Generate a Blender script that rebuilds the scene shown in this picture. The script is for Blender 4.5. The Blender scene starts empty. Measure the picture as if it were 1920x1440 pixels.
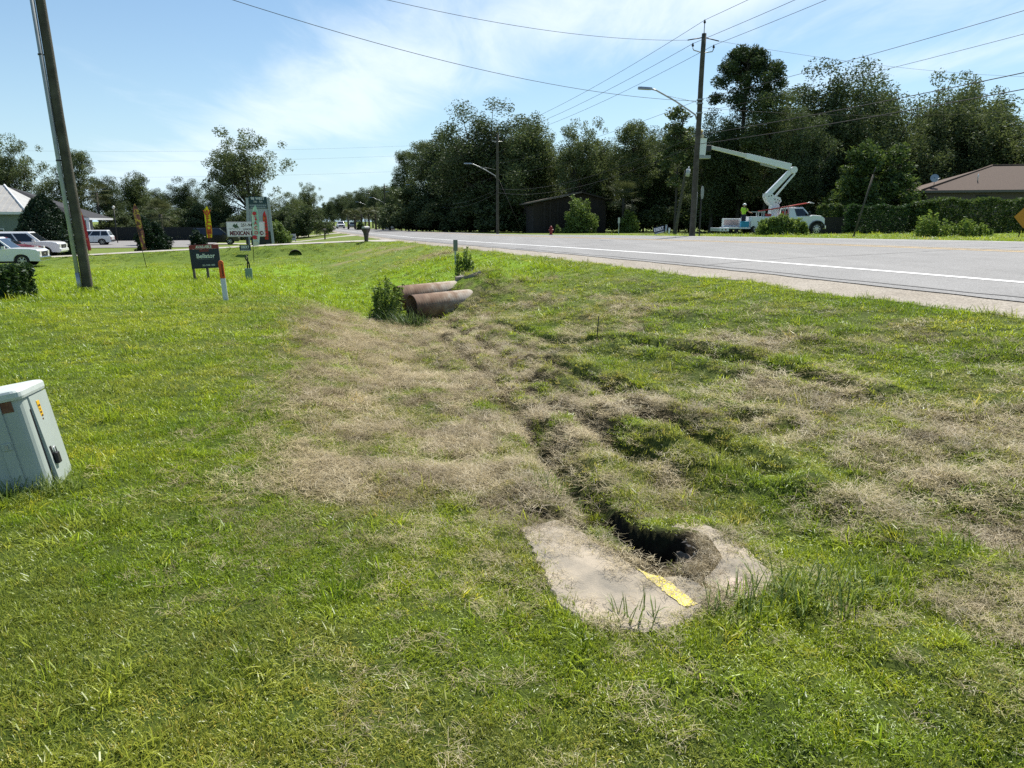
import bpy, bmesh, math, random
import numpy as np
from mathutils import Vector, Matrix
R = math.radians
random.seed(7)
rng = np.random.default_rng(7)
scene = bpy.context.scene
COL = scene.collection

# ------------------------------------------------------------------ camera
FPX, HOR, EYE = 1331.0, 415.0, 1.55
PITCH = math.atan((720 - HOR) / FPX)
cam = bpy.data.cameras.new('camera'); cam.sensor_width = 36.0; cam.lens = 36.0 * FPX / 1920
cam.clip_start = 0.05; cam.clip_end = 8000
camo = bpy.data.objects.new('camera', cam); COL.objects.link(camo)
camo.location = (0, 0, EYE); camo.rotation_euler = (math.pi / 2 - PITCH, 0, 0)
scene.camera = camo

# ------------------------------------------------------------------ sky, sun, exposure
SUN_AZ, SUN_EL = 27.0, 56.0         # degrees to the right of the view axis (+Y), and up
world = bpy.data.worlds.new('World'); scene.world = world; world.use_nodes = True
wn, wl = world.node_tree.nodes, world.node_tree.links
wn.clear()
def wnode(t, **kw):
    n = wn.new(t)
    for k, v in kw.items(): setattr(n, k, v)
    return n
sky = wnode('ShaderNodeTexSky', sky_type='NISHITA')
sky.sun_disc = False; sky.sun_elevation = R(SUN_EL); sky.sun_rotation = R(SUN_AZ)
sky.altitude = 10; sky.air_density = 1.15; sky.dust_density = 0.3; sky.ozone_density = 2.6
tc = wnode('ShaderNodeTexCoord')
sep = wnode('ShaderNodeSeparateXYZ'); wl.new(tc.outputs['Generated'], sep.inputs[0])
def wmath(op, a, b=None, clamp=False):
    n = wnode('ShaderNodeMath', operation=op, use_clamp=clamp)
    for i, v in enumerate((a, b)):
        if v is None: continue
        if isinstance(v, (int, float)): n.inputs[i].default_value = v
        else: wl.new(v, n.inputs[i])
    return n.outputs[0]
zz = wmath('MAXIMUM', wmath('ADD', sep.outputs[2], 0.06), 0.03)
cx = wmath('DIVIDE', sep.outputs[0], zz); cy = wmath('DIVIDE', sep.outputs[1], zz)   # position on a flat cloud layer
cmb = wnode('ShaderNodeCombineXYZ'); wl.new(cx, cmb.inputs[0]); wl.new(cy, cmb.inputs[1])
mp = wnode('ShaderNodeMapping'); wl.new(cmb.outputs[0], mp.inputs[0])
mp.inputs['Rotation'].default_value = (0, 0, R(-38)); mp.inputs['Scale'].default_value = (0.85, 0.32, 1); mp.inputs['Location'].default_value = (1.78, 3.4, 0)
n1 = wnode('ShaderNodeTexNoise'); n1.inputs['Scale'].default_value = 0.8; n1.inputs['Detail'].default_value = 3; n1.inputs['Roughness'].default_value = 0.5; n1.inputs['Distortion'].default_value = 0.35
wl.new(mp.outputs[0], n1.inputs['Vector'])
mp2 = wnode('ShaderNodeMapping'); wl.new(cmb.outputs[0], mp2.inputs[0]); mp2.inputs['Rotation'].default_value = (0, 0, R(-52)); mp2.inputs['Scale'].default_value = (1.6, 0.55, 1)
n2 = wnode('ShaderNodeTexNoise'); n2.inputs['Scale'].default_value = 1.6; n2.inputs['Detail'].default_value = 9; n2.inputs['Roughness'].default_value = 0.62; n2.inputs['Distortion'].default_value = 0.5
wl.new(mp2.outputs[0], n2.inputs['Vector'])
# one long bank of thin cirrus that crosses the road ahead, plus scattered wisps of the same noise
al = wmath('ADD', wmath('MULTIPLY', cx, 0.75), wmath('MULTIPLY', cy, 0.66))
def band(c, k):
    q = wmath('SUBTRACT', al, c); return wmath('POWER', 2.718, wmath('MULTIPLY', wmath('MULTIPLY', q, q), -k))
bank = wmath('ADD', band(2.35, 1.5), wmath('MULTIPLY', band(3.95, 6.0), .55))
c1 = wmath('ADD', wmath('MULTIPLY', n1.outputs[0], 0.75), wmath('MULTIPLY', n2.outputs[0], 0.55))
c1 = wmath('ADD', c1, wmath('MULTIPLY', bank, 0.42))
mr = wnode('ShaderNodeMapRange', interpolation_type='SMOOTHSTEP'); wl.new(c1, mr.inputs[0])
mr.inputs[1].default_value = 0.73; mr.inputs[2].default_value = 1.20; mr.inputs[3].default_value = 0.0; mr.inputs[4].default_value = 0.85
mixc = wnode('ShaderNodeMix', data_type='RGBA'); wl.new(mr.outputs[0], mixc.inputs[0]); tint = wnode('ShaderNodeMix', data_type='RGBA', blend_type='MULTIPLY'); tint.inputs[0].default_value = 1; wl.new(sky.outputs[0], tint.inputs[6]); tint.inputs[7].default_value = (.91, 1.0, 1.04, 1); wl.new(tint.outputs[2], mixc.inputs[6])
mixc.inputs[7].default_value = (8.6, 9.3, 9.8, 1)
hz_f = wmath('POWER', 2.718, wmath('MULTIPLY', wmath('MAXIMUM', sep.outputs[2], 0.0), -9.0))      # low air is milky
mixh = wnode('ShaderNodeMix', data_type='RGBA'); wl.new(wmath('MULTIPLY', hz_f, .85), mixh.inputs[0]); wl.new(mixc.outputs[2], mixh.inputs[6]); mixh.inputs[7].default_value = (5.2, 7.4, 9.2, 1)
bg = wnode('ShaderNodeBackground'); bg.inputs[1].default_value = 0.08; wl.new(mixh.outputs[2], bg.inputs[0])
wo = wnode('ShaderNodeOutputWorld'); wl.new(bg.outputs[0], wo.inputs[0])

sun = bpy.data.lights.new('sun', 'SUN'); sun.energy = 5.0; sun.angle = R(0.53); sun.color = (1.0, 0.95, 0.86)
suno = bpy.data.objects.new('sun', sun); COL.objects.link(suno)
sd = Vector((math.sin(R(SUN_AZ)) * math.cos(R(SUN_EL)), math.cos(R(SUN_AZ)) * math.cos(R(SUN_EL)), math.sin(R(SUN_EL))))
suno.rotation_euler = sd.to_track_quat('Z', 'Y').to_euler()
vs = scene.view_settings
vs.view_transform = 'Standard'; vs.look = 'None'; vs.exposure = 0.62; vs.gamma = 1.0; vs.use_curve_mapping = False
scene.render.engine = 'CYCLES'
cy_ = scene.cycles
cy_.max_bounces = 6; cy_.diffuse_bounces = 2; cy_.glossy_bounces = 2; cy_.transmission_bounces = 3; cy_.transparent_max_bounces = 6
cy_.use_denoising = False; cy_.adaptive_threshold = 0.01; cy_.caustics_reflective = False; cy_.caustics_refractive = False

# ------------------------------------------------------------------ small tools
def tag(o, label=None, cat=None, group=None, kind=None):
    if label: o['label'] = label
    if cat: o['category'] = cat
    if group: o['group'] = group
    if kind: o['kind'] = kind
    return o
def link(o, parent=None):
    COL.objects.link(o)
    if parent is not None: o.parent = parent
    return o
def thing(name, label, cat, loc=(0, 0, 0), rz=0.0, group=None, rot=None):
    o = bpy.data.objects.new(name, None); o.empty_display_size = 0.2
    link(o); o.location = loc; o.rotation_euler = rot if rot else (0, 0, rz)
    return tag(o, label, cat, group)
def copy_tree(o, parent=None):
    c = o.copy(); link(c); c.parent = parent
    for ch in o.children:
        copy_tree(ch, c)
    return c
class MB:
    """collects simple shapes as ONE mesh"""
    def __init__(s): s.v = []; s.f = []; s.m = []; s.sm = []
    def add(s, vs, fs, mi=0, smooth=False):
        b = len(s.v); s.v += [tuple(v) for v in vs]
        s.f += [tuple(i + b for i in f) for f in fs]; s.m += [mi] * len(fs); s.sm += [smooth] * len(fs); return s
    def box(s, lo, hi, mi=0, taper=None, bev=0.0):
        x0, y0, z0 = lo; x1, y1, z1 = hi
        tx, ty = taper if taper else (0, 0)
        if bev <= 0:
            vs = [(x0, y0, z0), (x1, y0, z0), (x1, y1, z0), (x0, y1, z0), (x0 + tx, y0 + ty, z1), (x1 - tx, y0 + ty, z1), (x1 - tx, y1 - ty, z1), (x0 + tx, y1 - ty, z1)]
            return s.add(vs, [(3, 2, 1, 0), (4, 5, 6, 7), (0, 1, 5, 4), (1, 2, 6, 5), (2, 3, 7, 6), (3, 0, 4, 7)], mi)
        b = bev; rings = []
        for z, ins, tt in ((z0, b, 0), (z0 + b, 0, 0), (z1 - b, 0, 1), (z1, b, 1)):
            ax, ay = tx * tt, ty * tt
            X0, X1, Y0, Y1 = x0 + ax + ins, x1 - ax - ins, y0 + ay + ins, y1 - ay - ins
            rings.append([(X0 + b, Y0, z), (X1 - b, Y0, z), (X1, Y0 + b, z), (X1, Y1 - b, z), (X1 - b, Y1, z), (X0 + b, Y1, z), (X0, Y1 - b, z), (X0, Y0 + b, z)])
        return s.loft(rings, mi)
    def loft(s, rings, mi=0, cap=True, smooth=False):
        n = len(rings[0]); vs = [p for r in rings for p in r]; fs = []
        for k in range(len(rings) - 1):
            for i in range(n):
                j = (i + 1) % n
                fs.append((k * n + i, k * n + j, (k + 1) * n + j, (k + 1) * n + i))
        if cap: fs.append(tuple(reversed(range(n)))); fs.append(tuple((len(rings) - 1) * n + i for i in range(n)))
        return s.add(vs, fs, mi, smooth)
    def tube(s, pts, rad, seg=8, mi=0, cap=True, smooth=True):
        pts = [Vector(p) for p in pts]; n = len(pts)
        if not hasattr(rad, '__len__'): rad = [rad] * n
        rings = []; up = None
        for i, p in enumerate(pts):
            t = (pts[min(i + 1, n - 1)] - pts[max(i - 1, 0)])
            if t.length < 1e-9: t = Vector((0, 0, 1))
            t.normalize()
            if up is None:
                up = Vector((0, 0, 1)) if abs(t.z) < .9 else Vector((1, 0, 0))
            a = t.cross(up).normalized(); b = a.cross(t).normalized(); up = b
            rings.append([p + (a * math.cos(2 * math.pi * k / seg) + b * math.sin(2 * math.pi * k / seg)) * rad[i] for k in range(seg)])
        return s.loft(rings, mi, cap, smooth)
    def prism(s, poly, y0, y1, mi=0):
        """polygon in (x, z), extruded along y"""
        n = len(poly)
        vs = [(x, y0, z) for x, z in poly] + [(x, y1, z) for x, z in poly]
        fs = [(i, (i + 1) % n, (i + 1) % n + n, i + n) for i in range(n)] + [tuple(reversed(range(n))), tuple(range(n, 2 * n))]
        return s.add(vs, fs, mi)
    def disc(s, c, ax, r, w, seg=20, mi=0, r0=0.0):
        """short cylinder / ring round axis ax ('x','y','z') centred at c, width w"""
        rr = []
        prof = [(-w / 2, r), (w / 2, r)] if r0 <= 0 else [(-w / 2, r0), (-w / 2, r), (w / 2, r), (w / 2, r0), (-w / 2, r0)]
        for h, q in prof:
            ring = []
            for k in range(seg):
                a = 2 * math.pi * k / seg; u, v = q * math.cos(a), q * math.sin(a)
                p = {'x': (h, u, v), 'y': (u, h, v), 'z': (u, v, h)}[ax]
                ring.append((c[0] + p[0], c[1] + p[1], c[2] + p[2]))
            rr.append(ring)
        return s.loft(rr, mi, cap=(r0 <= 0))
    def build(s, name, mat, parent=None, bevel=0.0, loc=None, sub=0):
        me = bpy.data.meshes.new(name); me.from_pydata(s.v, [], s.f); 
        for mm in (mat if isinstance(mat, (list, tuple)) else [mat]): me.materials.append(mm)
        me.polygons.foreach_set('material_index', s.m); me.polygons.foreach_set('use_smooth', s.sm)
        bm = bmesh.new(); bm.from_mesh(me); bmesh.ops.recalc_face_normals(bm, faces=bm.faces)
        if bevel > 0:
            ed = [e for e in bm.edges if len(e.link_faces) == 2 and e.calc_face_angle(0) > 0.5]
            bmesh.ops.bevel(bm, geom=ed, offset=bevel, segments=2, profile=0.5, affect='EDGES', clamp_overlap=True)
        bm.to_mesh(me); bm.free(); me.update()
        o = bpy.data.objects.new(name, me); link(o, parent)
        if loc: o.location = loc
        if sub:
            m = o.modifiers.new('sub', 'SUBSURF'); m.levels = sub; m.render_levels = sub
        return o
def mesh_np(name, v, f, mat, parent=None, smooth=False):
    """v (N,3), f (M,k) with k = 3 or 4"""
    me = bpy.data.meshes.new(name); v = np.asarray(v, np.float32); f = np.asarray(f, np.int32); k = f.shape[1]
    me.vertices.add(len(v)); me.vertices.foreach_set('co', v.ravel())
    me.loops.add(f.size); me.loops.foreach_set('vertex_index', f.ravel())
    me.polygons.add(len(f)); me.polygons.foreach_set('loop_start', np.arange(0, f.size, k, dtype=np.int32)); me.polygons.foreach_set('loop_total', np.full(len(f), k, np.int32))
    me.polygons.foreach_set('use_smooth', np.full(len(f), smooth))
    me.update(calc_edges=True)
    if mat: me.materials.append(mat)
    if name is None: return me
    o = bpy.data.objects.new(name, me)
    if parent != 'unlinked': link(o, parent)
    return o
def text(name, body, size, loc, mat, parent, depth=0.004, bold=0.0, align='CENTER', sx=1.0, roll=0.0, space=1.0, line=1.0):
    """lettering in the local XZ plane, read from -Y"""
    cu = bpy.data.curves.new(name, 'FONT'); cu.body = body; cu.size = size; cu.extrude = depth; cu.offset = bold
    cu.align_x = align; cu.align_y = 'CENTER'; cu.space_character = space; cu.space_line = line; cu.resolution_u = 3
    tmp = bpy.data.objects.new(name, cu); COL.objects.link(tmp)
    bpy.context.view_layer.update()
    me = bpy.data.meshes.new_from_object(tmp.evaluated_get(bpy.context.evaluated_depsgraph_get()))
    bpy.data.objects.remove(tmp); bpy.data.curves.remove(cu)
    me.name = name; me.materials.clear(); me.materials.append(mat)
    me.transform(Matrix.Diagonal((sx, 1, 1, 1)))
    o = bpy.data.objects.new(name, me); link(o, parent)
    o.location = loc; o.rotation_euler = (math.pi / 2, roll, 0)
    return o

# ------------------------------------------------------------------ materials
MATS = {}
def nt(m): return m.node_tree.nodes, m.node_tree.links
def mat(name, col, rough=0.6, metal=0.0, spec=0.4, noise=0.0, nscale=8.0, bump=0.0, bscale=40.0, col2=None, coord='Object', detail=5, trans=None):
    """plain surface with optional mottling (col2 mixed in by noise) and relief"""
    if name in MATS: return MATS[name]
    m = bpy.data.materials.new(name); m.use_nodes = True; n, l = nt(m)
    b = n['Principled BSDF']; b.inputs['Roughness'].default_value = rough; b.inputs['Metallic'].default_value = metal
    b.inputs['Specular IOR Level'].default_value = spec; b.inputs['Base Color'].default_value = (*col, 1)
    if col2 or bump:
        t = n.new('ShaderNodeTexCoord')
    if col2:
        x = n.new('ShaderNodeTexNoise'); x.inputs['Scale'].default_value = nscale; x.inputs['Detail'].default_value = detail; x.inputs['Roughness'].default_value = 0.6
        l.new(t.outputs[coord], x.inputs['Vector'])
        r = n.new('ShaderNodeMapRange'); r.inputs[1].default_value = 0.5 - 0.22 * max(noise, .05); r.inputs[2].default_value = 0.5 + 0.22 * max(noise, .05)
        if noise <= 0: r.inputs[1].default_value = 0.35; r.inputs[2].default_value = 0.65
        l.new(x.outputs[0], r.inputs[0])
        mx = n.new('ShaderNodeMix'); mx.data_type = 'RGBA'; mx.inputs[6].default_value = (*col, 1); mx.inputs[7].default_value = (*col2, 1)
        l.new(r.outputs[0], mx.inputs[0]); l.new(mx.outputs[2], b.inputs['Base Color'])
    if bump:
        y = n.new('ShaderNodeTexNoise'); y.inputs['Scale'].default_value = bscale; y.inputs['Detail'].default_value = 6
        l.new(t.outputs[coord], y.inputs['Vector'])
        bb = n.new('ShaderNodeBump'); bb.inputs['Strength'].default_value = min(1, bump); bb.inputs['Distance'].default_value = 0.02
        l.new(y.outputs[0], bb.inputs['Height']); l.new(bb.outputs[0], b.inputs['Normal'])
    MATS[name] = m; return m
def leaf_mat(name, col, col2, trans=0.35, rough=0.55, attr=None):
    """foliage: colour differs from leaf to leaf; light comes through"""
    if name in MATS: return MATS[name]
    m = bpy.data.materials.new(name); m.use_nodes = True; n, l = nt(m); n.remove(n['Principled BSDF'])
    out = n['Material Output']
    mx = n.new('ShaderNodeMix'); mx.data_type = 'RGBA'; mx.inputs[6].default_value = (*col, 1); mx.inputs[7].default_value = (*col2, 1)
    g = n.new('ShaderNodeNewGeometry'); l.new(g.outputs['Random Per Island'], mx.inputs[0])
    colr = mx.outputs[2]
    if attr:
        a = n.new('ShaderNodeAttribute'); a.attribute_type = 'INSTANCER'; a.attribute_name = attr
        mm = n.new('ShaderNodeMix'); mm.data_type = 'RGBA'; mm.blend_type = 'MULTIPLY'; mm.inputs[0].default_value = 1
        l.new(a.outputs['Color'], mm.inputs[6]); l.new(colr, mm.inputs[7]); colr = mm.outputs[2]
    d = n.new('ShaderNodeBsdfDiffuse'); l.new(colr, d.inputs[0])
    t = n.new('ShaderNodeBsdfTranslucent'); l.new(colr, t.inputs[0])
    gl = n.new('ShaderNodeBsdfGlossy'); gl.inputs[0].default_value = (.9, .95, 1, 1); gl.inputs[1].default_value = rough
    m1 = n.new('ShaderNodeMixShader'); m1.inputs[0].default_value = trans; l.new(d.outputs[0], m1.inputs[1]); l.new(t.outputs[0], m1.inputs[2])
    m2 = n.new('ShaderNodeMixShader'); m2.inputs[0].default_value = 0.025; l.new(m1.outputs[0], m2.inputs[1]); l.new(gl.outputs[0], m2.inputs[2])
    l.new(m2.outputs[0], out.inputs[0])
    MATS[name] = m; return m
# ------------------------------------------------------------------ terrain (metres; camera stands at the origin)
HD = R(17.0)                                            # the road runs 17 degrees to the left of the view axis
DV = np.array([-math.sin(HD), math.cos(HD)]); NV = np.array([math.cos(HD), math.sin(HD)])
NW = 10.4                                               # near white edge line lies 10.4 m from the camera's line
def tn(x, y): return x * DV[0] + y * DV[1], x * NV[0] + y * NV[1]
def xy(t, n): return t * DV[0] + n * NV[0], t * DV[1] + n * NV[1]
def sst(a, b, x):
    q = np.clip((x - a) / (b - a), 0, 1); return q * q * (3 - 2 * q)
def itp(x, pts):
    xs, ys = zip(*pts); return np.interp(x, xs, ys)
def hash2(ix, iy, seed):
    h = (ix.astype(np.int64) * 374761393 + iy.astype(np.int64) * 668265263 + seed * 1274126177) & 0xffffffff
    h = ((h ^ (h >> 13)) * 1274126177) & 0xffffffff
    return ((h ^ (h >> 16)) & 0xffffff) / float(0xffffff)
def vnoise(x, y, s=1.0, seed=0):
    x = np.asarray(x) / s; y = np.asarray(y) / s; ix = np.floor(x); iy = np.floor(y); fx = x - ix; fy = y - iy
    fx = fx * fx * (3 - 2 * fx); fy = fy * fy * (3 - 2 * fy)
    a = hash2(ix, iy, seed); b = hash2(ix + 1, iy, seed); c = hash2(ix, iy + 1, seed); d = hash2(ix + 1, iy + 1, seed)
    return (a * (1 - fx) + b * fx) * (1 - fy) + (c * (1 - fx) + d * fx) * fy
def fbm(x, y, s=1.0, seed=0, o=4):
    r = 0; a = 0.5; w = 0
    for k in range(o):
        r = r + a * vnoise(x, y, s / 2 ** k, seed + 17 * k); w += a; a *= 0.55
    return r / w
def z_white(t): return itp(t, [(-400, .65), (10, .65), (18, .62), (28, .52), (40, .38), (64, .14), (99, -.05), (150, -.28), (228, -.55), (500, -.7), (3000, -.7)])
def z_far(t): return itp(t, [(-400, .24), (37, .30), (50, .26), (80, .10), (141, .0), (3000, 0)])
def z_lawn(t, n):
    a = itp(t, [(-400, 0), (12, 0), (15, .0), (17, -.06), (20, -.26), (24, -.45), (30, -.68), (40, -1.08), (52, -1.35), (66, -1.25), (90, -1.15), (300, -1.15), (3000, -1.1)])
    return a
def z_ditch(t): return itp(t, [(-400, -.03), (0, -.03), (2.6, -.06), (4, -.14), (6, -.30), (10, -.52), (13, -.68), (16, -.80), (18, -.86), (25, -1.0), (40, -1.1), (53, -1.08), (57, -1.0), (63, -.95), (80, -.95), (300, -1.15), (3000, -1.1)])
def n_ditch(t): return itp(t, [(-400, 2.0), (2.5, 1.75), (10, 2.3), (18, 2.5), (30, 1.6), (55, .1), (100, 0), (3000, 0)])
def z_drive(n): return itp(n, [(-60, -1.15), (-24, -1.1), (-16.4, -.96), (-12.5, -.76), (-5.7, -.46), (0, -.19), (5, -.02), (8.8, .06)])
def ray(px, py):
    a, b = (px - 960) / FPX, (720 - py) / FPX
    return np.array([a, math.cos(PITCH) + b * math.sin(PITCH), -math.sin(PITCH) + b * math.cos(PITCH)])
def onplane(px, py, z):
    d = ray(px, py); k = (z - EYE) / d[2]; return d[0] * k, d[1] * k
HOLE = [onplane(px, py, -.06) for px, py in [(1150, 985), (1180, 985), (1226, 1010), (1276, 1016), (1296, 1042), (1280, 1064), (1236, 1069), (1198, 1044), (1168, 1012)]]
GASH = [onplane(px, py, -.06) for px, py in [(975, 966), (1010, 952), (1062, 956), (1100, 962), (1150, 958), (1190, 985), (1150, 992), (1085, 990), (1050, 974)]]
SL = [(975, 988), (1036, 972), (1072, 984), (1108, 1012), (1160, 1036), (1190, 1058), (1232, 1077), (1276, 1078), (1300, 1086), (1322, 1100), (1344, 1108), (1322, 1140), (1278, 1168), (1205, 1182), (1104, 1168), (1046, 1130), (1012, 1060)]
SR = [(1248, 990), (1272, 974), (1330, 982), (1404, 1028), (1456, 1074), (1448, 1106), (1392, 1128), (1352, 1108), (1328, 1094), (1306, 1080), (1302, 1060), (1306, 1036), (1296, 1012), (1272, 1000)]
SLAB_L = [onplane(*p, -.04) for p in SL]; SLAB_R = [onplane(*p, -.04) for p in SR]
SLAB_ALL = [onplane(*p, -.04) for p in [(990, 985), (1072, 984), (1190, 1040), (1240, 1010), (1330, 985), (1440, 1070), (1400, 1120), (1278, 1160), (1104, 1160), (1020, 1060)]]
def sdpoly(x, y, poly):
    """signed distance, negative inside"""
    x = np.asarray(x, float); y = np.asarray(y, float); d = np.full(x.shape, 1e9); ins = np.zeros(x.shape, bool); n = len(poly)
    for i in range(n):
        ax, ay = poly[i]; bx, by = poly[(i + 1) % n]; ex, ey = bx - ax, by - ay
        k = np.clip(((x - ax) * ex + (y - ay) * ey) / (ex * ex + ey * ey + 1e-12), 0, 1)
        d = np.minimum(d, np.hypot(x - ax - k * ex, y - ay - k * ey))
        c = (ay > y) != (by > y)
        ins ^= c & (x < ex * (y - ay) / (ey if abs(ey) > 1e-9 else 1e-9) + ax)
    return np.where(ins, -d, d)
def dline(x, y, pts):
    d = np.full(np.shape(x), 1e9)
    for (ax, ay), (bx, by) in zip(pts[:-1], pts[1:]):
        ex, ey = bx - ax, by - ay
        k = np.clip(((x - ax) * ex + (y - ay) * ey) / (ex * ex + ey * ey + 1e-12), 0, 1)
        d = np.minimum(d, np.hypot(x - ax - k * ex, y - ay - k * ey))
    return d
def base_h(x, y):
    x = np.asarray(x, float); y = np.asarray(y, float)
    t, n = tn(x, y); u = n - NW
    zw = z_white(t); zf = z_far(t); ze = zw - .22
    nd = n_ditch(t); zd = z_ditch(t); zl = z_lawn(t, n)
    # near bank, ditch and lawn
    q = np.clip((n - nd) / (NW - 2.9 - nd), 0, 1); flat = .10
    qq = np.clip((q - flat) / (1 - flat), 0, 1); bank = zd + (ze - zd) * (0.72 * qq + 0.28 * (qq * qq * (3 - 2 * qq)))
    lw = itp(t, [(-400, 2.6), (5, 2.5), (17, 3.0), (40, 4.0), (3000, 5)])
    p = np.clip((nd - .25 - n) / lw, 0, 1); lawn = zd + (zl - zd) * (p * p * (3 - 2 * p))
    z = np.where(n > nd, bank, lawn)
    # the road bed and the far side
    cross = np.interp(u, [-2.9, -1.6, 0, 6.3, 11.4], [-.22, -.10, 0, .20, 0])
    zr = zw + np.where(u < 6.3, cross, .20 + (zf - .20) * np.clip((u - 6.3) / 5.1, 0, 1))
    farz = zw + zf - .05 * sst(11.4, 13.5, u)
    z = np.where(u > -2.9, np.where(u > 11.4, farz, zr), z)
    # soil heaped over the two culverts where they enter the bank
    z = z + .72 * np.exp(-(((n - 4.6) / 1.05) ** 2) ** 1.5 - ((t - 18.3) / 1.5) ** 2) * (n > 0)
    # the driveway crossing the ditch
    dd = np.abs(t - 60.0); k = (1 - sst(2.1, 4.2, dd)) * (n < 8.2)
    z = z * (1 - k) + np.where(n < 8.2, z_drive(n), z) * k
    return z
FURROWS = [[(1040, 690), (1120, 722), (1240, 760), (1400, 800)], [(900, 640), (960, 690), (1040, 735), (1130, 775), (1260, 830)], [(830, 640), (880, 690), (960, 760), (1010, 830), (1060, 900), (1100, 960)], [(1120, 640), (1230, 655), (1400, 690), (1600, 730)], [(930, 610), (1040, 640), (1150, 650)], [(840, 606), (890, 650), (950, 705), (1030, 770), (1120, 830), (1200, 880)], [(1010, 690), (1090, 730), (1190, 785), (1310, 840), (1450, 900)]]
def gp(px, py):
    """ground point under a photo pixel (marches along the ray to the terrain)"""
    d = ray(px, py); lo = 0.5; k = 0.5; step = .15
    while k < 400:
        p = d * k
        if EYE + p[2] < float(base_h(p[0], p[1])): break
        lo = k; k += step; step *= 1.02
    hi = k
    for _ in range(24):
        m = (lo + hi) / 2; p = d * m
        if EYE + p[2] < float(base_h(p[0], p[1])): hi = m
        else: lo = m
    p = d * hi; return p[0], p[1]
FURROWS = [[gp(*p) for p in f] for f in FURROWS]
# mown-hay zone: outline of the raked, straw covered track in the swale
DRYP = [gp(*p) for p in [(566, 588), (556, 640), (540, 720), (520, 800), (505, 860), (480, 905), (560, 950), (700, 950), (840, 930), (960, 985), (1120, 960), (1100, 880), (1180, 830), (1330, 800), (1200, 740), (1090, 690), (960, 610), (930, 560), (900, 545), (860, 590), (800, 608), (740, 607), (680, 600), (620, 580)]]
GREEN = [(gp(*c), r) for c, r in [((1000, 620), .9), ((1120, 690), .8), ((1200, 700), .9), ((1330, 850), .45), ((1380, 860), .5), ((1040, 900), .3), ((1400, 530), 1.2), ((1500, 545), 1.0), ((1800, 600), .9), ((1600, 560), .9), ((900, 770), .35), ((640, 690), .5), ((610, 720), .4), ((760, 680), .4), ((1250, 620), .5), ((1700, 680), .5), ((1500, 1030), .35), ((1650, 1050), .4), ((1180, 900), .2), ((1560, 905), .4)]]
STRAW = [(gp(*c), r) for c, r in [((1720, 800), .9), ((1840, 790), .6), ((1560, 740), .5), ((1450, 650), .7), ((1340, 640), .6), ((1600, 830), .5), ((1800, 900), .5), ((1420, 740), .7), ((1250, 900), .35), ((1480, 870), .3), ((690, 470), 2.2), ((740, 468), 2.6), ((820, 478), 2.0), ((650, 492), 1.2), ((1350, 1030), .3), ((1020, 1010), .25), ((1160, 1185), .12), ((1870, 1000), .4)]]
ZSLAB = float(base_h(*onplane(1200, 1080, -.06))) + .028
def masks(x, y):
    """dry 0..1 (straw), lush 0..1 (bright tall grass), bare 0..1 (soil)"""
    t, n = tn(x, y)
    wob = (fbm(x, y, .9, 3) - .5) * .7
    sd = sdpoly(x, y, DRYP) + wob
    dry = .92 * (1 - sst(-.35, .30, sd))
    dry = np.maximum(dry, .25 * (1 - sst(.1, 1.3, sd)))
    nd = n_ditch(t)
    # right bank: patchy
    bank = sst(.0, .8, n - nd) * (1 - sst(6.6, 7.4, n)) * (1 - sst(17, 19.5, t))
    pat = .6 * fbm(n * 2.2, t * .55, 1.2, 11, 5) + .4 * fbm(x, y, .7, 12, 4)
    dry = np.maximum(dry, bank * (.12 + .44 * sst(.45, .64, pat)))
    # foreground, by the slab
    fg = (1 - sst(1.2, 2.6, np.hypot(x - 1.0, y - 2.6)))
    dry = np.maximum(dry, fg * .10 * sst(.42, .62, fbm(x, y, .5, 23, 4)))
    for (c, r) in STRAW:
        dry = np.maximum(dry, .95 * np.exp(-((x - c[0]) ** 2 + (y - c[1]) ** 2) / (r * r * .6)) * (.55 + .8 * fbm(x, y, .35, 5)))
    for (c, r) in GREEN:
        dry = dry * (1 - .9 * np.exp(-((x - c[0]) ** 2 + (y - c[1]) ** 2) / (r * r * .6)))
    lawn = (n < nd - .8)
    dry = dry * (.25 + .75 * sst(.30, .52, fbm(x, y, .42, 31, 4)))
    dry = dry * (1 - .97 * (1 - sst(-3.0, -2.1, n - nd)) * (sst(.0, .25, sdpoly(x, y, DRYP))))
    dry = np.where(t > 62, np.maximum(dry, .12), dry)
    lush = sst(16.2, 18.0, t + (fbm(x, y, 2.5, 9) - .5) * 1.4) * (1 - sst(44, 50, t)) * (n < 7.2)
    lush = np.where(n > nd + .2, lush * (1 - sst(27, 31, t - (n - nd) * 1.0)), lush)
    lush = lush * (1 - sst(.2, .5, dry))
    h = sdpoly(x, y, HOLE); g = sdpoly(x, y, GASH)
    bare = np.maximum(1 - sst(.0, .10, h), 1 - sst(.0, .06, g))
    dry = np.maximum(dry, 1 - sst(-.06, .03, sdpoly(x, y, SLAB_ALL)))
    for k, f in enumerate(FURROWS):
        d = dline(x, y, f) + (fbm(x, y, .5, 61 + k, 3) - .5) * .22
        bare = np.maximum(bare, .75 * np.exp(-((d - .01) / .085) ** 2) * sst(.36, .5, fbm(x, y, .45, 66 + k, 3)))
    return dry, lush, bare
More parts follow.
